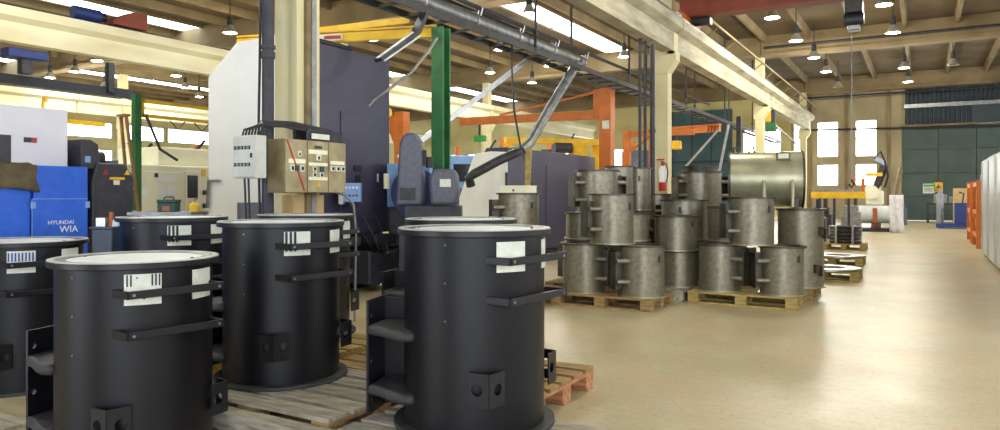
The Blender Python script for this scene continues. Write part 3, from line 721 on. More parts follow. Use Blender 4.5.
for k, mm in enumerate(('red', 'yellow', 'label_white', 'charcoal')): MB().b2((.012, 1.08 + .045 * k, 1.2 + .02 * (k % 2)), (.018, 1.115 + .045 * k, 1.25 + .02 * (k % 2))).build('warning_mark', mm, dd, False)
MB().b2((-.002, .28, 2.45), (.01, .31, 3.1)).build('slot', 'black', bm, False)
MB().b2((-.2, .3, 3.17), (-.02, 1.1, 3.24)).build('top_hatch', 'black', bm, False, .02)
for sgn in (.5, 1.2): MB().b2((-.02, sgn, .62), (.3, sgn + .4, .74)).build('chip_tray', 'charcoal', bm, False, .01)
MB().prism([(1.0, .1), (1.75, .1), (1.75, .62), (1.5, .5), (1.25, .47), (1.0, .55)], -.1, .35, 'yzx').build('chip_chute', 'charcoal', bm, False, .02)
for k in range(3):
    MB().tube([(.1 + .05 * k, .9 + .2 * k, 1.0), (.25, .95 + .2 * k, .8), (.3, 1.1 + .15 * k, .6 - .05 * k), (.15, 1.25 + .1 * k, .5)], .015, 8).build('hose', 'cable', bm)
# grey hand lever pipe on white face
MB().tube([(-1.2, -.06, 1.45), (-1.42, -.06, 1.45), (-1.45, -.06, 1.1)], .02, 8).build('pipe', 'zinc', bm)
# button panel on an arm
pp = at(351, 188, 9.15)
bpnl = thing('button_panel', 'small pale blue button panel on an arm of the violet-grey machine', 'control panel', (pp.x, pp.y, 1.12), math.radians(-62) + math.pi / 2 + YAW - YAW)
bpnl.rotation_euler.z = YAW
MB().box((.02, 0, .18), (.22, .1, .24)).build('body', 'blue_pale', bpnl, False, .008); MB().box((-.11, -.02, .17), (.06, .12, .28)).build('side_strip', 'aluminium', bpnl, False)
for q in range(4):
    MB().cyl((-.05 + .045 * q, -.05, .24), (-.05 + .045 * q, -.065, .24), .014, n=10).build('button', 'machine_white', bpnl)
    MB().cyl((-.05 + .045 * q, -.05, .14), (-.05 + .045 * q, -.065, .14), .014, n=10).build('button', ('charcoal', 'blue_dark', 'red', 'charcoal')[q], bpnl)
MB().box((.0, .16, .03), (.05, .3, .05)).build('arm', 'charcoal', bpnl, False)
# machine with two hooded heads
hp = at(425, 205, 9.45)
hm = thing('grinding_machine', 'dark blue machine with two hooded grey heads before the green post', 'machine', (hp.x, hp.y, 0), YAW)
MB().box((.12, 0, .98), (.72, .5, .3)).build('bed', 'charcoal', hm, False, .01); MB().box((.2, -.02, .55), (1.0, .6, .56)).build('base', 'charcoal', hm, False, .01)
MB().box((.1, .05, .14), (.8, .5, .28)).build('foot', 'black', hm, False)
MB().prism([(-.36, 1.13), (-.02, 1.13), (.0, 1.3), (-.03, 1.95), (-.1, 2.07), (-.24, 2.07), (-.31, 1.95)], -.2, .14, 'xzy').build('hood', 'machine_grey', hm, True, .04)
h2 = MB().prism([(.10, 1.14), (.42, 1.14), (.46, 1.3), (.44, 1.52), (.40, 1.6), (.14, 1.6), (.08, 1.5)], -.3, .1, 'xzy').build('hood', 'machine_grey', hm, True, .04)
MB().box((.29, -.302, 1.42), (.14, .01, .1)).build('label_plate', 'label_white', h2, False); MB().box((-.2, -.205, 1.28), (.2, .012, .16)).build('grille', 'charcoal', hm, False)
MB().lathe([(.0, -.05), (.33, -.05), (.33, .05), (0, .05)], 36, Matrix.Translation((-.16, .3, 1.3)) @ Matrix.Rotation(math.pi / 2, 4, 'X')).build('wheel', 'blue_dark', hm)
MB().box((.0, -.1, 1.75), (.06, .06, .2)).build('valve', 'black', hm, False); MB().cyl((.07, -.1, 1.62), (.07, -.1, 1.76), .05, n=12).build('valve', 'black', hm)
MB().box((-.27, .6, 1.4), (.6, .34, .6)).build('coolant_tank', 'blue_pale', hm, False, .02); MB().box((-.27, .6, .55), (.56, .3, 1.1)).build('tank_stand', 'charcoal', hm, False, .02)
MB().box((.4, -.22, .83), (.5, .2, .04)).build('tray', 'blue', hm, False)
MB().cyl((-.52, .1, 1.35), (-.52, .1, 1.55), .04, n=12).build('bottle', 'cream', hm)
# lathe with white end
m3 = thing('lathe', 'long lathe with white slanted end cover and dark front', 'machine', (-7.0, 12.2, 0))
MB().prism([(-1.08, .5), (0, .5), (0, 2.1), (-.35, 2.12), (-.72, 2.08), (-1.08, 1.2)], -.05, .05, 'xzy').build('end_cover', 'machine_white', m3, False, .01)
MB().prism([(-1.0, .1), (0, .1), (0, 2.2), (-.5, 2.2), (-1.0, 1.3)], .05, 4.4, 'xzy').build('housing', 'machine_dark', m3, False, .01)
MB().b2((0, 1.7, .6), (.012, 4.2, 1.9)).build('sliding_door', 'machine_dark', m3, False, .005)
MB().b2((-.9, .1, 0), (-.1, 4.3, .1)).build('foot', 'black', m3, False); MB().b2((.0, -.06, .3), (.05, .0, 1.7)).build('corner_strip', 'machine_dark', m3, False)
# ------------------------------------------------------------------ electrical boxes on the near column
eb = thing('switch_cabinet', 'beige three-door electrical switch cabinet on the near column', 'switch cabinet', (-4.92, 4.59, 1.29))
MB().b2((-.23, 0, 0), (-.02, .79, .49)).build('body', 'beige_brown', eb, False, .004)
dy = ((.01, .265), (.275, .54), (.55, .785)); 
for k, (a, b) in enumerate(dy):
    d = MB().b2((-.02, a, .005), (.0, b, .487)).build('door', 'beige_metal', eb, False, .004); c = (a + b) / 2
    if k == 0:
        MB().bar((.002, a + .01, .48), (.002, b - .03, .02), .003, .018).build('red_stripe', 'red', d, False)
        MB().b2((0, a + .03, .27), (.003, b - .02, .31)).build('label_strip', 'cream', d, False)
        for q in (-.06, .06): MB().box((.006, c + q, .225), (.012, .05, .06)).build('switch_plate', 'label_white', d, False); MB().box((.016, c + q, .225), (.01, .02, .035)).build('knob', 'black', d, False)
        MB().box((.006, c, .228), (.012, .04, .05)).build('meter', 'charcoal', d, False); MB().box((.005, c + .03, .36), (.01, .04, .05)).build('switch_plate', 'label_white', d, False); MB().box((.012, c + .03, .355), (.006, .015, .025)).build('knob', 'black', d, False)
    elif k == 1:
        for z, h in ((.385, .04), (.27, .03), (.135, .03)): MB().b2((0, a + .01, z - h / 2), (.003, b - .01, z + h / 2)).build('label_strip', 'cream', d, False)
        MB().box((.005, c, .43), (.008, .09, .025)).build('meter', 'charcoal', d, False); MB().box((.006, c, .335), (.01, .06, .06)).build('switch_plate', 'label_white', d, False); MB().box((.013, c, .33), (.006, .02, .03)).build('knob', 'black', d, False)
        for q, z in ((-.05, .225), (-.05, .17), (.04, .17)): MB().box((.004, c + q, z), (.008, .05, .045)).build('switch_plate', 'label_white', d, False); MB().box((.012, c + q, z), (.01, .02, .03)).build('knob', 'black', d, False)
        MB().box((.006, c + .045, .225), (.012, .05, .05)).build('meter', 'green_dark', d, False); MB().prism([(c - .025, .06), (c + .035, .06), (c + .005, .11)], 0, .003, 'yzx').build('warning_mark', 'yellow', d, False)
    else:
        MB().b2((0, a + .02, .275), (.003, b - .02, .31)).build('label_strip', 'cream', d, False)
        for q in (-.07, 0, .07): MB().box((.004, c + q, .235), (.008, .055, .05)).build('switch_plate', 'label_white', d, False); MB().box((.013, c + q, .235), (.012, .02, .03)).build('knob', 'black', d, False)
MB().b2((-.22, .3, .49), (-.18, .78, .60)).build('top_rack', 'dark_steel', eb, False); MB().b2((-.05, .3, .49), (-.04, .78, .6)).b2((-.05, .3, .58), (-.03, .78, .6)).build('top_rack', 'dark_steel', eb, False)
MB().b2((-.03, .35, .51), (-.02, .58, .56)).build('label_plate', 'label_white', eb, False)
gb = thing('switch_box', 'pale grey switch box with ten black knobs left of the near column', 'switch box', (-5.18, 4.42, 1.42))
MB().box((0, 0, .19), (.29, .12, .38)).build('body', 'box_grey', gb, False, .006); MB().box((-.005, -.064, .19), (.27, .012, .36)).build('lid', 'box_grey', gb, False, .004)
for r in (.27, .12):
    for q in range(5):
        kx = -.11 + .045 * q
        MB().box((kx, -.072, r), (.03, .006, .03)).build('switch_plate', 'black', gb, False); MB().cyl((kx, -.075, r), (kx, -.08, r), .007, n=8).build('knob', 'aluminium', gb)
MB().box((.1, -.072, .2), (.02, .01, .04)).build('lock', 'black', gb, False)
cbn = MB()
for k in range(7):
    sx = -5.28 + .04 * k
    cbn.tube([(sx, 4.42, 1.80), (sx, 4.44, 1.86 + .006 * k), (-5.15, 4.52, 1.895 + .008 * k), (-5.06, 4.7 + .02 * k, 1.90 + .008 * k), (-5.04, 5.0 + .05 * k, 1.87 + .006 * k), (-5.05, 5.08 + .04 * k, 1.785)], .011, 6)
tag(cbn.build('cable_bundle', 'cable'), 'bundle of black cables looping over the electrical boxes', 'cables')
cb2 = MB(); 
for k in range(2): cb2.tube([(-5.25 + .05 * k, 4.42, 1.42), (-5.25 + .045 * k, 4.44, 1.0), (-5.22 + .04 * k, 4.46, .5), (-5.24 + .05 * k, 4.45, .01)], .01, 6)
tag(cb2.build('cable_bundle', 'cable'), 'black cables hanging below the pale grey switch box', 'cables')
tag(MB().tube([(-4.94, 5.25, 1.3), (-4.9, 5.34, 1.27), (-4.86, 5.42, 1.18), (-4.86, 5.46, .9), (-4.9, 5.48, .01)], .012, 8).build('conduit_hose', 'zinc'), 'grey flexible hose curving down from the beige cabinet', 'hose')
# ------------------------------------------------------------------ overhead: tray, cranes, lamps
XT = -6.2; ZT = 3.95
tr = thing('cable_tray', 'long overhead cable tray with grey duct and dark pipe hung from the roof', 'cable tray', (XT, 0, ZT))
MB().cyl((0, 2.5, .1), (0, 14.0, .1), .13, n=20).build('duct', 'zinc', tr)
MB().cyl((.14, 2.5, .28), (.14, 24, .28), .035, n=10).build('pipe', 'charcoal', tr)
MB().bar((-.2, 2.5, -.09), (-.2, 38, -.09), .02, .1).bar((.2, 2.5, -.09), (.2, 38, -.09), .02, .1).build('side_rail', 'dark_steel', tr, False)
rm = MB().box((0, 0, 0), (.4, .05, .03)).data('rung', 'dark_steel', False)
for k in range(60):
    o = bpy.data.objects.new('rung', rm); col.objects.link(o); o.parent = tr; o.location = (0, 2.8 + k * .6, -.12)
hm_ = MB().box((0, 0, (ZC - ZT) / 2), (.04, .04, ZC - ZT)).box((0, 0, .3), (.08, .08, .05)).data('hanger', 'dark_steel', False)
for k in range(12):
    for sx in (-.2, .2)[k % 2:k % 2 + 1]:
        o = bpy.data.objects.new('hanger', hm_); col.objects.link(o); o.parent = tr; o.location = (sx, 4.3 + k * 2.4, -.1)
cl2 = MB().lathe([(.131, -.02), (.145, -.02), (.145, .02), (.131, .02)], 20, Matrix.Translation((0, 0, .1)) @ Matrix.Rotation(math.pi / 2, 4, 'X'), True).tube([(.1, 0, .15), (.14, 0, .31), (.2, 0, .28), (.16, 0, .16)], .012, 6).data('clamp', 'aluminium')
for k in range(5):
    o = bpy.data.objects.new('clamp', cl2); col.objects.link(o); o.parent = tr; o.location = (0, 8.3 + k * 1.4, 0)
for k in range(4):
    MB().tube([(-.05 + .05 * k, 7.5 + .3 * k, .24), (.0, 8.5 + k, .26), (.05 - .03 * k, 10 + k, .25), (.0, 11.5 + .8 * k, .24)], .012, 6).build('cable', 'cable', tr)
# exhaust hose down to the lathe
P = [at(580, 62, 14.9), at(574, 68, 14.8), at(553, 103, 14.3), at(530, 143, 13.8), at(522, 150, 13.7), at(498, 161, 13.2), at(474, 174, 12.9), at(469, 178, 12.9), at(471, 186, 12.95)]
hz = thing('exhaust_pipe', 'grey exhaust pipe slanting down from the tray to the white lathe end', 'pipe')
MB().tube(P[:5], .095, 14).build('upper_pipe', 'zinc', hz); MB().tube(P[4:], .085, 14).build('lower_hose', 'dark_steel', hz)
tag(MB().bar(at(398, 158, 12.9), at(529, 59, 14.4), .05, .09).build('tie_brace', 'aluminium', None, False), 'pale diagonal brace rising right from the green post to the tray', 'brace')
tag(MB().tube([at(505, 35, 12.6), at(512, 45, 12.6), at(512, 70, 12.6), at(514, 110, 12.2), at(521, 150, 11.5), at(532, 186, 10.6)], .018, 8).build('hanging_cable', 'cable'), 'black cable hanging from the tray down behind the steel vessels', 'cable')
q0, q1 = at(524, 192, 9.9), at(529, 148, 9.9)
tag(MB().bar((q0.x, q0.y, 0), (q1.x, q1.y, q1.z), .08, .03).build('timber_board', 'wood_yellow', None, False, 0, ), 'brown timber board leaning upright behind the wooden crate', 'board')
tag(MB().tube([at(437, 38, 10.2), at(428, 52, 10.0), at(412, 72, 9.7), at(388, 90, 9.4), at(374, 100, 9.3), at(369, 106, 9.3)], .02, 8).build('grey_hose', 'zinc'), 'grey hose swooping from the green post to the violet-grey machine', 'hose')
ch = thing('cable_chute', 'dark cable chute slanting from the tray to the violet-grey machine', 'cable chute')
MB().bar(at(378, 60, 9.2), at(416, 33, 9.6), .16, .05).build('chute', 'charcoal', ch, False); MB().bar(at(416, 33, 9.6), at(424, 14, 9.7), .16, .05).build('chute', 'charcoal', ch, False)
MB().bar(at(377, 58, 9.1), at(413, 32, 9.5), .02, .02).build('edge', 'aluminium', ch, False); MB().bar(at(384, 61, 9.2), at(420, 36, 9.6), .02, .02).build('edge', 'aluminium', ch, False)
# green post with yellow jib
gp = at(441, 28, 10.5)
g1 = thing('jib_crane', 'green steel post with yellow jib arm right of the violet-grey machine', 'jib crane', (gp.x, gp.y, 0))
MB().prism([(-.1, -.1), (.1, -.1), (.1, -.07), (.02, -.07), (.02, .07), (.1, .07), (.1, .1), (-.1, .1), (-.1, .07), (-.02, .07), (-.02, -.07), (-.1, -.07)], 0, 3.7).build('post', 'green_post', g1, False)
MB().b2((-.18, -.18, 0), (.18, .18, .02)).build('base_plate', 'green_post', g1, False)
e = at(238, 43, 11.3) - Vector((gp.x, gp.y, 0)); s0 = Vector((-.08, -.02, 3.64)); e.z = 3.64
MB().bar(s0, e, .07, .13).build('arm', 'yellow', g1, False); MB().bar(s0 + Vector((0, .02, .1)), e + Vector((0, 0, .1)), .08, .03).build('arm_flange', 'yellow', g1, False)
lbp = s0.lerp(e, .45); dv = (e - s0).normalized()
MB().bar(lbp + Vector((.035, -.055, .0)), lbp + dv * .55 + Vector((.035, -.055, 0)), .004, .1).build('label_plate', 'label_white', g1, False)
MB().bar(lbp + Vector((.04, -.06, .0)) + dv * .03, lbp + dv * .3 + Vector((.04, -.06, 0)), .004, .05).build('lettering_block', 'red', g1, False)
MB().bar(at(316, 31, 12.2) - Vector((gp.x, gp.y, 0)), at(410, 20, 11.6) - Vector((gp.x, gp.y, 0)), .05, .1).build('tie_bar', 'yellow', g1, False)
# green post with yellow double rail jib at left
gq = at(136.5, 95, 9.82)
g2 = thing('jib_crane', 'green post with yellow double-rail jib above the cream machine', 'jib crane', (gq.x, gq.y, 0))
MB().box((0, 0, 1.32), (.09, .09, 2.64)).build('post', 'green_post', g2, False); MB().box((0, 0, .01), (.25, .25, .02)).build('base_plate', 'green_post', g2, False)
for z in (2.56, 2.36): MB().bar((0, .07, z), (0, 1.9, z), .05, .045).build('rail', 'yellow', g2, False)
for y in (.08, 1.88): MB().box((0, y, 2.46), (.05, .04, .24)).build('rail_end', 'yellow', g2, False)
MB().tube([(.06, .1, 2.36), (.15, .25, 1.9), (.25, .45, 1.75)], .02, 8).build('strut', 'dark_steel', g2); 
for k in range(3): MB().tube([(0, .5 + .4 * k, 2.33), (.05, .6 + .4 * k, 2.2), (0, .75 + .4 * k, 2.33)], .008, 6).build('loop_cable', 'cable', g2)
# orange jib cranes
op = at(607, 87, 17.5)
o1 = thing('jib_crane', 'orange jib crane with thick post and long arm behind the slim vessels', 'jib crane', (op.x, op.y, 0))
MB().box((0, 0, 1.92), (.3, .3, 3.84)).build('post', 'orange', o1, False, .01); MB().box((0, 0, .015), (.6, .6, .03)).build('base_plate', 'orange', o1, False)
MB().bar((-.2, 0, 3.22), (-4.1, -.25, 3.22), .12, .2).build('arm', 'orange', o1, False); MB().box((-.24, 0, 3.5), (.16, .2, .66)).build('arm_head', 'orange', o1, False)
MB().bar((-.25, 0, 3.78), (-2.9, -.2, 3.34), .04, .05).build('tie_rod', 'orange', o1, False); MB().b2((-.06, -.16, 2.85), (.12, -.15, 3.05)).build('label_plate', 'label_white', o1, False)
ho = at(482, 137, 18.2); h1 = thing('chain_hoist', 'green chain hoist under the end of the long orange jib', 'hoist', (-10.1, 16.19, 2.75))
MB().box((0, 0, 0), (.3, .18, .16)).build('body', 'green', h1, False, .02); MB().cyl((-.02, 0, .08), (-.02, 0, .42), .03, n=8).build('trolley', 'dark_steel', h1); MB().cyl((0, 0, -.08), (0, 0, -.5), .012, n=6).build('chain', 'zinc', h1)
o2p = at(627, 130, 22)
o2 = thing('jib_crane', 'orange frame crane seen between the slim vessels and the column', 'jib crane', (o2p.x, o2p.y, 0))
MB().box((0, 0, 1.6), (.2, .2, 3.2)).build('post', 'orange', o2, False); MB().bar((0, 0, 3.1), (2.0, .2, 3.1), .12, .16).build('arm', 'orange', o2, False); MB().box((.75, .1, 1.5), (.14, .14, 3.0)).build('post', 'orange', o2, False)
MB().bar((0, 0, 2.5), (.75, .1, 3.05), .06, .06).build('brace', 'orange', o2, False)
o3p = at(669, 132, 24.5); o3e = at(720, 131, 23.2)
o3 = thing('jib_crane', 'orange jib arm reaching right from behind the fire extinguisher column', 'jib crane', (o3p.x, o3p.y, 0))
dd3 = o3e - o3p; dd3.z = o3p.z
MB().bar((0, 0, o3p.z), dd3, .12, .2).build('arm', 'orange', o3, False); MB().bar(Vector((0, 0, o3p.z + .13)), dd3 + Vector((0, 0, .13)), .2, .04).build('arm_flange', 'orange', o3, False)
for k in range(4): MB().bar(Vector((dd3.x * (.78 + .06 * k), dd3.y * (.78 + .06 * k) - .075, o3p.z - .09)), Vector((dd3.x * (.8 + .06 * k), dd3.y * (.8 + .06 * k) - .075, o3p.z + .09)), .02, .04).build('stripe', 'black', o3, False)
MB().box((-.15, 0, 2.1), (.25, .25, 4.2)).build('mast', 'dark_steel', o3, False)
hk = at(677, 145, 24.2); h3 = thing('chain_hoist', 'brass-coloured hoist hanging from the right orange jib arm', 'hoist', (o3p.x + dd3.x * .16, o3p.y + dd3.y * .16, hk.z))
MB().box((0, 0, .0), (.3, .2, .3)).build('body', 'yellow', h3, False, .04); MB().cyl((0, 0, .15), (0, 0, .42), .03, n=8).build('trolley', 'dark_steel', h3); MB().tube([(0, 0, -.15), (.06, 0, -.3), (0, 0, -.4), (-.06, 0, -.33)], .025, 8).build('hook', 'dark_steel', h3)
o4p = at(402, 113, 19.5); o4 = thing('jib_crane', 'orange bracket post just right of the violet-grey machine', 'jib crane', (o4p.x, o4p.y, 0))
MB().box((0, 0, 1.75), (.3, .3, 3.5)).build('post', 'orange', o4, False); MB().prism([(-.6, 3.4), (-.15, 3.4), (-.15, 2.5)], -.08, .08, 'xzy').build('gusset', 'orange', o4, False); MB().cyl((-.55, -.1, 3.5), (-.35, -.1, 3.5), .12, n=12).build('motor', 'yellow', o4)
# yellow gantry behind the lathe
y1 = at(505, 139, 20); y2 = at(600, 137, 21)
yg = thing('gantry', 'yellow low gantry beam with black motor behind the lathe', 'gantry', (y1.x, y1.y, 0)); dv2 = y2 - y1; dv2.z = 0
MB().bar((0, 0, 2.78), dv2 + Vector((0, 0, 2.78)), .15, .16).build('beam', 'yellow', yg, False); MB().box((.1, 0, 1.35), (.2, .2, 2.7)).build('leg', 'yellow', yg, False); MB().box((dv2.x - .1, dv2.y, 1.35), (.2, .2, 2.7)).build('leg', 'yellow', yg, False)
MB().box((dv2.x * .78, dv2.y * .78 - .1, 2.45), (.5, .3, .6)).build('carriage', 'yellow', yg, False); MB().cyl((dv2.x * .5, dv2.y * .5, 2.6), (dv2.x * .68, dv2.y * .68, 2.6), .16, n=12).build('motor', 'charcoal', yg)
# overhead crane over the aisle: red bridge, orange end truck
ty = onX(684, 24, -5.1).y
oc = thing('bridge_crane', 'dark red overhead crane bridge spanning the aisle on the runway girder', 'bridge crane', (-5.06, ty, 5.36))
MB().b2((-.1, -.17, .28), (11.6, .17, .85)).build('bridge_beam', 'red_brown', oc, False); MB().b2((-.12, -.24, .26), (11.6, .24, .3)).b2((-.12, -.24, .83), (11.6, .24, .87)).build('bridge_flange', 'red_brown', oc, False)
MB().b2((-.13, -.9, .02), (.13, .9, .28)).build('end_truck', 'orange', oc, False, .02)
for y in (-.7, .7): MB().cyl((-.06, y, .1), (.06, y, .1), .1, n=16).build('wheel', 'dark_steel', oc)
MB().cyl((.15, .1, .2), (.6, .1, .2), .13, n=16).build('motor', 'charcoal', oc); MB().cyl((.08, -.9, .12), (.08, -1.05, .12), .09, n=12).build('buffer', 'label_white', oc)
hh = at(860, 12, 17.5)
hc = thing('rope_hoist', 'dark rope hoist hanging from the crane bridge with long chain', 'hoist', (hh.x, ty, 5.0))
MB().box((0, 0, .42), (.36, .42, .3)).build('trolley', 'dark_steel', hc, False, .02); MB().cyl((-.2, 0, .14), (.2, 0, .14), .13, n=18).build('drum', 'charcoal', hc); MB().box((.0, -.05, -.06), (.25, .25, .12)).build('body', 'zinc', hc, False, .02)
MB().cyl((-.05, 0, -.15), (-.05, 0, -3.4), .012, n=6).build('chain', 'zinc', hc); MB().tube([(-.05, 0, -3.4), (.0, 0, -3.5), (-.05, 0, -3.58), (-.1, 0, -3.5)], .025, 8).build('hook', 'dark_steel', hc)
# second crane in the left bay: blue hoist motor and brown box above the far girder, dark bridge
c2 = thing('bridge_crane', 'dark bridge crane beam low across the left bays', 'bridge crane', (-27, 13.5, 4.4))
a2 = onX(0, 78, -17.8); b2_ = onX(132, 95, -17.8)
MB().bar(at(-30, 74, 22) - Vector((-27, 13.5, 4.4)), at(134, 95, 24.5) - Vector((-27, 13.5, 4.4)), .2, .3).build('bridge_beam', 'charcoal', c2, False)
MB().box(tuple(at(25, 55, 22.5) - Vector((-27, 13.5, 4.4))), (.5, 1.2, .3)).build('motor', 'blue_dark', c2, False, .05); MB().box(tuple(at(110, 78, 24) - Vector((-27, 13.5, 4.4))), (.2, .2, 1.0)).build('hanger', 'charcoal', c2, False)
MB().box(tuple(at(25, 66, 22.5) - Vector((-27, 13.5, 4.4))), (.3, .3, .5)).build('hanger', 'charcoal', c2, False)
bx = onX(90, 15, -17.0)
c3 = thing('crane_trolley', 'blue motor and rust-brown housing on the long cream girder', 'crane trolley', (-17.0, bx.y, 5.36))
MB().cyl((0, -.4, .16), (0, .22, .16), .15, n=18).build('motor', 'blue_dark', c3); MB().prism([(.45, .02), (1.35, .02), (1.35, .42), (.95, .4), (.45, .14)], -.2, .2, 'yzx').build('housing', 'red_brown', c3, False, .02)
MB().cyl((0, .22, .16), (0, .36, .16), .11, n=16).build('coupling', 'black', c3)
# yellow hook block above the blue machine
yh = at(44, 100, 15); hb_ = thing('crane_hook', 'yellow crane hook block above the white machine hood', 'hook', (yh.x, yh.y, 2.95))
MB().tube([(-.02, 0, 0), (-.05, 0, .2), (.0, 0, .34), (.09, 0, .32), (.1, 0, .24)], .03, 8).build('hook', 'yellow', hb_); MB().box((.03, 0, -.04), (.2, .14, .16)).build('block', 'yellow', hb_, False, .02)
MB().bar((.1, 0, -.12), (1.3, .5, -.25), .1, .1).build('boom', 'yellow', hb_, False); MB().cyl((-.02, 0, -.1), (-.02, 0, -2.95), .02, n=6).build('stand', 'yellow', hb_)
# ---- high bay lamps
lampr = MB().lathe([(.05, .24), (.08, .2), (.19, .0), (.2, 0.0), (.09, .21), (.06, .25)], 24, None, True).data('reflector', 'lamp_metal')
lamph = MB().cyl((0, 0, .23), (0, 0, .48), .085, .07, 16).data('housing', 'dark_steel')
lampb = MB().lathe([(0, .02), (.17, .02), (.172, .03), (0, .05)], 20).data('bulb', 'lamp_glow')
lampo = MB().lathe([(0, .02), (.17, .02), (.172, .03), (0, .05)], 20).data('bulb', 'glass_dark')
LZ = 5.95; li = bpy.data.lights.new('lamp_light', 'POINT'); li.energy = LAMP_W; li.color = (1.0, .95, .79); li.shadow_soft_size = .17
def lamp(px, py, label, on=True, z=LZ):
    p = at(px, py, (z - CH) * F / (HY - py))
    t = thing('high_bay_lamp', label, 'lamp', (p.x, p.y, z), 0, 'bell-shaped high bay lamps')
    for nm, me in (('reflector', lampr), ('housing', lamph), ('bulb', lampb if on else lampo)):
        o = bpy.data.objects.new(nm, me); col.objects.link(o); o.parent = t
    MB().cyl((0, 0, .48), (0, 0, ZC - z), .018, n=6).build('rod', 'dark_steel', t)
    if on:
        o = bpy.data.objects.new('lamp_light', li); col.objects.link(o); o.parent = t; o.location.z = -.06
LAMPS = [(772, 18, 'lit lamp nearest the runway girder in the aisle, topmost'), (796, 41, 'second lit lamp down the row beside the runway girder'), (814, 58, 'third lit lamp down the row beside the runway girder'), (826, 72, 'fourth lit lamp down the row beside the runway girder'),
         (884, 5, 'lit lamp above the rope hoist at the top edge'), (893, 33, 'lit lamp below the topmost one right of the rope hoist'), (904, 68, 'lit lamp above the green end panels, upper of two'), (908, 82, 'lit lamp above the green end panels, lower of two'),
         (529, 14, 'lit lamp beside the long rooflight above the tray'), (500, 50, 'lit lamp just under the overhead tray'), (490, 73, 'lit lamp left of the diagonal brace'), (549, 66, 'lit lamp right below the grey duct'), (532, 83, 'small lit lamp left of the exhaust pipe'), (624, 57, 'lit lamp behind the tray near the runway girder'),
         (372, 40, 'lit lamp between the yellow jib and the dark machine'), (230, 33, 'lit lamp above the white machine end'), (97, 61, 'lit lamp under the long cream girder, left of three'), (176, 76, 'lit lamp under the long cream girder by the yellow rails'), (185, 88, 'lit lamp right above the yellow rails'), (199, 97, 'lit lamp closest to the white machine end'),
         (75, 72, 'lit lamp above the dark bridge beam, tilted one'), (50, 78, 'lit lamp low over the dark bridge beam'), (105, 87, 'lit lamp beside the dark hanger'),]
for px, py, lab in LAMPS: lamp(px, py, lab)
lamp(838, 87, 'unlit dark lamp above the end wall windows', False); lamp(953, 65, 'unlit dark lamp over the corrugated panels', False)
# unseen lamps added along the rows to brighten the foreground and machines
for (x_, y_, lb_) in ((-2.5, 5, 'added unseen lamp high above the central black tank'), (-2.5, 11, 'added unseen lamp high above the stacked vessels'), (2.5, 4, 'added unseen lamp over the aisle to the right of the camera'), (2.5, 10, 'added unseen lamp over the aisle above the wrapped stack'), (-9, 7, 'added unseen lamp high above the cream machine'), (-13.5, 7, 'added unseen lamp above the far side of the cream machine'), (-8.5, 1.8, 'added unseen lamp over the blue and white machine'), (-12.5, 1.8, 'added unseen lamp behind the blue and white machine')):
    t = thing('high_bay_lamp', lb_, 'lamp', (x_, y_, LZ), 0, 'bell-shaped high bay lamps')
    for nm, me in (('reflector', lampr), ('housing', lamph), ('bulb', lampb)):
        o = bpy.data.objects.new(nm, me); col.objects.link(o); o.parent = t
    MB().cyl((0, 0, .48), (0, 0, ZC - LZ), .018, n=6).build('rod', 'dark_steel', t)
    o = bpy.data.objects.new('lamp_light', li); col.objects.link(o); o.parent = t; o.location.z = -.06
# ------------------------------------------------------------------ far end of the aisle
fe = at(664, 172, 15.0)
ex = thing('fire_extinguisher', 'red and white fire extinguisher on the column behind the slim vessels', 'extinguisher', (-5.13, 16.13, 1.35))
MB().lathe([(0, 0), (.08, 0), (.085, .03), (.085, .2), (0, .2)], 20).build('body', 'red', ex); MB().lathe([(.086, .2), (.086, .48), (.05, .56), (.03, .58), (0, .58)], 20).build('label_band', 'machine_white', ex)
MB().cyl((0, 0, .56), (0, 0, .68), .035, n=10).build('valve', 'red', ex); MB().tube([(0, 0, .64), (.1, -.02, .62), (.13, -.03, .4), (.1, -.03, .2)], .014, 8).build('hose', 'black', ex); MB().box((-.05, 0, .72), (.18, .03, .03)).build('handle', 'red', ex, False)
MB().box((0, .08, .3), (.1, .1, .05)).build('wall_bracket', 'dark_steel', ex, False)
# wrapped stack at the right edge
w0 = thing('wrapped_stack', 'tall stack of panels wrapped in clear film at the right edge', 'stack', (1.06, 13.0, 0))
for k in range(6): MB().box((.55, -3.6 + k * 1.55 - 0.0, 1.02), (1.1, 1.5, 1.92 - .02 * (k % 2))).build('wrapped_panel', 'wrap', w0, False, .05)
MB().b2((.05, -4.3, 0), (1.05, 4.85, .06)).build('skid', 'wood', w0, False)
for k in range(6): MB().box((-.008, -3.6 + k * 1.55 + .4, 1.0), (.02, .06, 1.8)).build('strap', 'aluminium', w0, False)
# orange racks
def rack(y, label):
    t = thing('orange_rack', label, 'rack', (1.14, y, 0), 0, 'orange racks')
    for sx in (0, .9):
        for sy in (0, 1.6): MB().box((sx, sy, .8), (.09, .09, 1.6)).build('post', 'orange', t, False)
    for z in (.3, .85, 1.5):
        for sx in (0, .9): MB().box((sx, .8, z), (.07, 1.52, .1)).build('beam', 'orange', t, False)
        for sy in (0, 1.6): MB().box((.45, sy, z), (.82, .07, .08)).build('beam', 'orange', t, False)
    MB().bar((0, .05, .35), (0, 1.55, .82), .04, .05).build('brace', 'orange', t, False)
    MB().box((.45, .8, 1.15), (.78, 1.4, .48)).build('load', 'beige_brown', t, False, .03); MB().box((.45, .8, .6), (.75, 1.4, .38)).build('load', 'dark_steel', t, False, .03)
rack(20.2, 'nearer orange steel rack beside the wrapped stack'); rack(22.6, 'farther orange steel rack beyond the first')
rk = thing('scrap_basket', 'dark wire basket on top of the nearer orange rack', 'basket', (1.5, 21, 1.56))
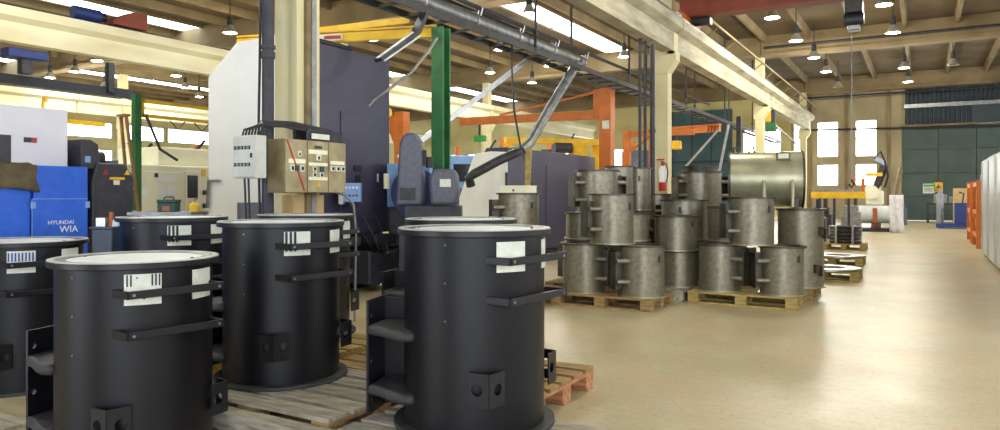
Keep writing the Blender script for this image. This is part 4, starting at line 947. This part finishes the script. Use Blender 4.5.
for s in (-1, 1): MB().box((s * .25, 0, .1), (.03, .6, .2)).build('side', 'dark_steel', rk, False); MB().box((0, s * .3, .1), (.5, .03, .2)).build('side', 'dark_steel', rk, False)
MB().tube([(-.2, 0, .2), (-.1, 0, .35), (.1, 0, .35), (.2, 0, .2)], .03, 8).build('handle', 'dark_steel', rk)
bq = gnd(960, 229); bb_ = thing('pallet_truck', 'blue pallet truck with upright tan board near the end wall', 'pallet truck', (bq.x, bq.y + .5, 0))
MB().box((-.2, 0, .1), (1.1, .7, .12)).build('fork', 'blue_dark', bb_, False); MB().box((0.1, .1, .55), (.5, .5, .8)).build('body', 'blue_dark', bb_, False, .03); MB().tube([(.1, .2, .9), (.15, .3, 1.3), (.0, .3, 1.35)], .03, 8).build('handle', 'dark_steel', bb_)
tq = thing('board_stack', 'tan boards standing upright behind the blue pallet truck', 'boards', (bq.x + .1, bq.y + 1.2, 0))
for k in range(3): MB().box((0, .06 * k, .75), (.55, .04, 1.5)).build('board', 'tan', tq, False)
gc = thing('gas_bottle', 'pale gas bottle left of the tan boards', 'gas bottle', (bq.x - .6, bq.y + 1.1, 0)); MB().lathe([(0, 0), (.12, 0), (.12, 1.25), (.05, 1.4), (.03, 1.5), (0, 1.5)], 18).build('body', 'zinc', gc); MB().cyl((0, 0, 1.5), (0, 0, 1.58), .05, n=10).build('valve', 'copper', gc)
tq2 = gnd(946, 223.5); tt = thing('welding_table', 'dark work table loaded with parts before the green panels', 'table', (tq2.x, tq2.y + .5, 0))
MB().box((0, 0, .85), (1.5, .8, .08)).build('top', 'dark_steel', tt, False)
for sx in (-.68, .68):
    for sy in (-.33, .33): MB().box((sx, sy, .41), (.09, .09, .82)).build('leg', 'dark_steel', tt, False)
MB().box((0, 0, .3), (1.3, .7, .3)).build('shelf', 'charcoal', tt, False)
for i, (dx, hh_, mm) in enumerate(((-.2, .4, 'zinc'), (.35, .3, 'zinc'))):
    bxp = thing('parts_box', ('larger grey parts box on the work table', 'smaller grey parts box on the work table')[i], 'box', (tq2.x + dx, tq2.y + .5, .89))
    MB().box((0, 0, hh_ / 2), (.5, .4, hh_)).build('body', mm, bxp, False, .02); MB().box((0, 0, hh_ + .01), (.54, .44, .04)).build('lid', 'dark_steel', bxp, False)
# signs on the green panels
sg = onY(929, 188.5, YW - .0); s1 = thing('wall_sign', 'white safety sign with green band on the green panels', 'sign', (sg.x, YW - .005, sg.z)); MB().box((0, 0, 0), (.5, .02, .46)).build('board', 'label_white', s1, False); MB().box((0, -.012, .14), (.46, .006, .1)).build('green_band', 'green', s1, False)
for k in range(3): MB().box((-.02, -.012, .02 - .07 * k), (.36, .006, .025)).build('text_line', 'green_dark', s1, False)
sg = onY(938.5, 187, YW); s2 = thing('wall_sign', 'yellow warning sign right of the white safety sign', 'sign', (sg.x, YW - .005, sg.z)); MB().box((0, 0, 0), (.36, .02, .44)).build('board', 'yellow', s2, False); MB().prism([(-.1, -.06), (.1, -.06), (0, .14)], -.016, -.01, 'xzy').build('triangle', 'ink', s2, False)
for k in range(2): MB().box((0, -.012, -.12 - .05 * k), (.28, .006, .02)).build('text_line', 'ink', s2, False)
# welding positioner with horizontal drum
wq = gnd(873, 232); wp = thing('welding_positioner', 'welding positioner holding a pale horizontal drum before the windows', 'machine', (wq.x, wq.y + .6, 0), math.radians(8))
MB().box((0, 0, .06), (1.5, .8, .12)).build('base', 'dark_steel', wp, False)
for sx in (-.55, .0, .55): MB().box((sx, 0, .2), (.1, .6, .2)).build('roller_stand', 'red_brown', wp, False)
MB().cyl((-.75, 0, .58), (.72, 0, .58), .3, n=32).build('drum', 'lid', wp); MB().box((.0, -.31, .55), (.14, .03, .5)).build('strap', 'copper', wp, False)
MB().box((.1, .5, .8), (.3, .3, 1.5)).build('mast', 'cream', wp, False); MB().box((.05, .3, 1.15), (.55, .3, .5)).build('gearbox', 'cream', wp, False, .06); MB().cyl((-.1, .1, 1.35), (-.1, -.05, 1.35), .24, n=24).build('dial', 'cream', wp)
MB().bar((.1, .4, 1.5), (.35, .2, 2.3), .16, .2).build('robot_arm', 'charcoal', wp, False); MB().bar((.35, .2, 2.3), (.0, -.1, 2.5), .14, .16).build('robot_arm', 'zinc', wp, False); MB().box((0, .0, 1.95), (.5, .25, .12)).build('drive', 'yellow', wp, False)
MB().tube([(.0, -.1, 2.5), (.2, 0, 2.75), (.35, .1, 2.4), (.45, .2, 1.9), (.35, .3, 1.5)], .035, 8).build('hose', 'charcoal', wp)
MB().bar((.65, .3, 1.1), (.85, .3, 2.2), .1, .3).build('shield', 'beige_brown', wp, False); MB().bar((-.75, .2, 1.0), (-.6, .2, 1.9), .06, .14).build('lever', 'orange', wp, False)
ws = []; wf = []
for j in range(9):
    for i in range(11):
        ws.append((wq.x + .5 + .4 * i / 10, wq.y - .1 + .05 * math.sin(i * 1.4 + j * .3), .0 + 1.25 * j / 8))
for j in range(8):
    for i in range(10): a = j * 11 + i; wf.append((a, a + 1, a + 12, a + 11))
wc = MB().add(ws, wf).build('cloth', 'cloth_white'); sm = wc.modifiers.new('thick', 'SOLIDIFY'); sm.thickness = .02
tag(wc, 'white cloth hanging beside the welding positioner', 'cloth')
# trestles and yellow beam
yq = onX(820, 195, -3.6); yy = gnd(838, 236)
yt = thing('trestle', 'yellow beam on dark trestle legs behind the tall steel vessel', 'trestle', (yy.x, yy.y, 0))
MB().box((0, 0, 1.25), (1.5, .16, .2)).build('beam', 'yellow', yt, False)
for sx in (-.5, -.1, .3): MB().box((sx, 0, .58), (.07, .1, 1.15)).build('leg', 'charcoal', yt, False)
MB().box((.68, 0, 1.5), (.1, .12, .5)).build('stop', 'orange', yt, False); MB().box((0, 0, 1.38), (1.3, .1, .06)).build('roller_bar', 'zinc', yt, False)
for i, (px, py, zd, s, mm, lab) in enumerate(((812, 215, 18, .5, 'charcoal', 'dark drill press stand behind the tall vessel'), (820, 225, 21, .5, 'dark_steel', 'dark grey machine stand under the yellow beam'), (851, 222, 24, .45, 'zinc', 'grey machine stand left of the positioner'), (898, 222, 30, .5, 'machine_grey', 'violet-grey box cart right of the white cloth'))):
    q = at(px, py, zd); t = thing('machine_stand', lab, 'stand', (q.x, q.y, 0))
    MB().box((0, 0, .35), (s * 1.3, s, .7)).build('base', mm, t, False, .03); MB().box((0, 0, .8), (s, s * .8, .2)).build('table', mm, t, False, .03); MB().cyl((s * .3, 0, .9), (s * .3, 0, 1.15), .06, n=10).build('column', 'dark_steel', t)
# hanging hoist with yellow body and green base, wire-feed boom by the drum
hy = onX(770, 118, -5.0); hg = thing('chain_hoist', 'yellow and green hoist hanging below the runway girder above the drum', 'hoist', (hy.x, hy.y, hy.z))
MB().box((-.04, 0, .1), (.2, .2, .5)).build('body', 'yellow', hg, False, .03); MB().box((.12, 0, .05), (.14, .22, .5)).build('cheek', 'charcoal', hg, False, .02); MB().box((.02, 0, -.36), (.42, .3, .34)).build('motor', 'green_post', hg, False, .05); MB().cyl((0, 0, .3), (0, 0, 4.56 - hy.z), .03, n=8).build('rod', 'dark_steel', hg); MB().tube([(.2, 0, -.3), (.5, 0, -.6), (.9, .1, -1.0)], .04, 8).build('hose', 'zinc', hg)
# pale clutter machine between column and slim vessels
pq = at(638, 160, 17); pm_ = thing('compressor', 'pale blue-grey compressor behind the slim vessels', 'compressor', (pq.x, pq.y, 0))
MB().box((0, 0, .75), (.6, .5, 1.5)).build('cabinet', 'blue_pale', pm_, False, .03); MB().cyl((-.2, 0, 1.65), (.25, 0, 1.65), .17, n=18).build('tank', 'machine_white', pm_)
# post with twin pipes in far bay and light boom
zb = thing('boom_stand', 'pale slanting boom stand left of the horizontal drum', 'stand', at(716, 170, 20).xy.to_3d())
MB().bar((-.3, 0, 0), (.35, 0, 3.2), .06, .06).build('boom', 'aluminium', zb, False); MB().bar((.6, 0, 0), (.62, 0, 3.4), .12, .12).build('mast', 'dark_steel', zb, False); MB().bar((-.9, 0, 2.0), (.1, 0, 3.1), .05, .05).build('boom', 'aluminium', zb, False)

# ---- machines and racks deeper in the machine bays
def far_machine(px, zd, w_, d_, h_, m, m_top, label, arm=True):
    q = at(px, HY, zd); t = thing('machine_tool', label, 'machine', (q.x, q.y, 0), YAW)
    MB().box((0, 0, h_ * .28), (w_, d_, h_ * .56)).build('base', m, t, False, .03); MB().box((-w_ * .1, d_ * .05, h_ * .77), (w_ * .72, d_ * .8, h_ * .42)).build('housing', m_top, t, False, .05)
    MB().box((-w_ * .1, -d_ * .36, h_ * .76), (w_ * .34, .02, h_ * .22)).build('window', 'glass_dark', t, False); MB().box((w_ * .36, -d_ * .3, h_ * .72), (w_ * .16, d_ * .2, h_ * .3)).build('control_panel', 'charcoal', t, False, .02)
    if arm: MB().bar((w_ * .3, 0, h_ * .95), (w_ * .55, -.1, h_ * 1.18), .06, .06).build('arm', 'dark_steel', t, False); MB().cyl((-w_ * .2, 0, h_ * .98), (-w_ * .2, 0, h_ * 1.1), .09, n=10).build('signal_lamp', 'orange', t)
far_machine(418, 22, 1.6, 1.0, 2.0, 'blue_pale', 'machine_white', 'pale blue machine far behind the grey hooded heads')
far_machine(468, 24, 1.7, 1.1, 2.6, 'machine_grey', 'blue_pale', 'grey-blue machine far behind the white lathe end')
far_machine(512, 26, 1.8, 1.2, 3.0, 'dark_steel', 'charcoal', 'dark bulky machine far behind the lathe, under the orange jib')
far_machine(556, 28.5, 1.3, 1.2, 3.1, 'charcoal', 'dark_steel', 'dark machine right of the bulky one, under the orange jib')
far_machine(585, 25, 1.0, 1.0, 2.6, 'dark_steel', 'zinc', 'grey machine directly left of the thick orange post')
far_machine(640, 26, 1.3, 1.0, 2.9, 'dark_steel', 'machine_grey', 'violet-grey machine behind the orange frame crane')
far_machine(690, 27, 1.6, 1.0, 1.9, 'beige_metal', 'cream', 'cream machine far behind the necked vessel', False)
far_machine(165, 21, 2.2, 1.2, 2.4, 'beige_metal', 'cream', 'beige machine far behind the cream enclosed machine')
far_machine(108, 19, 2.2, 1.0, 2.2, 'cream', 'machine_grey', 'grey-topped machine far behind the dark tool head')
far_machine(205, 23, 1.2, 1.0, 2.6, 'dark_steel', 'machine_grey', 'grey machine half hidden by the white machine end')
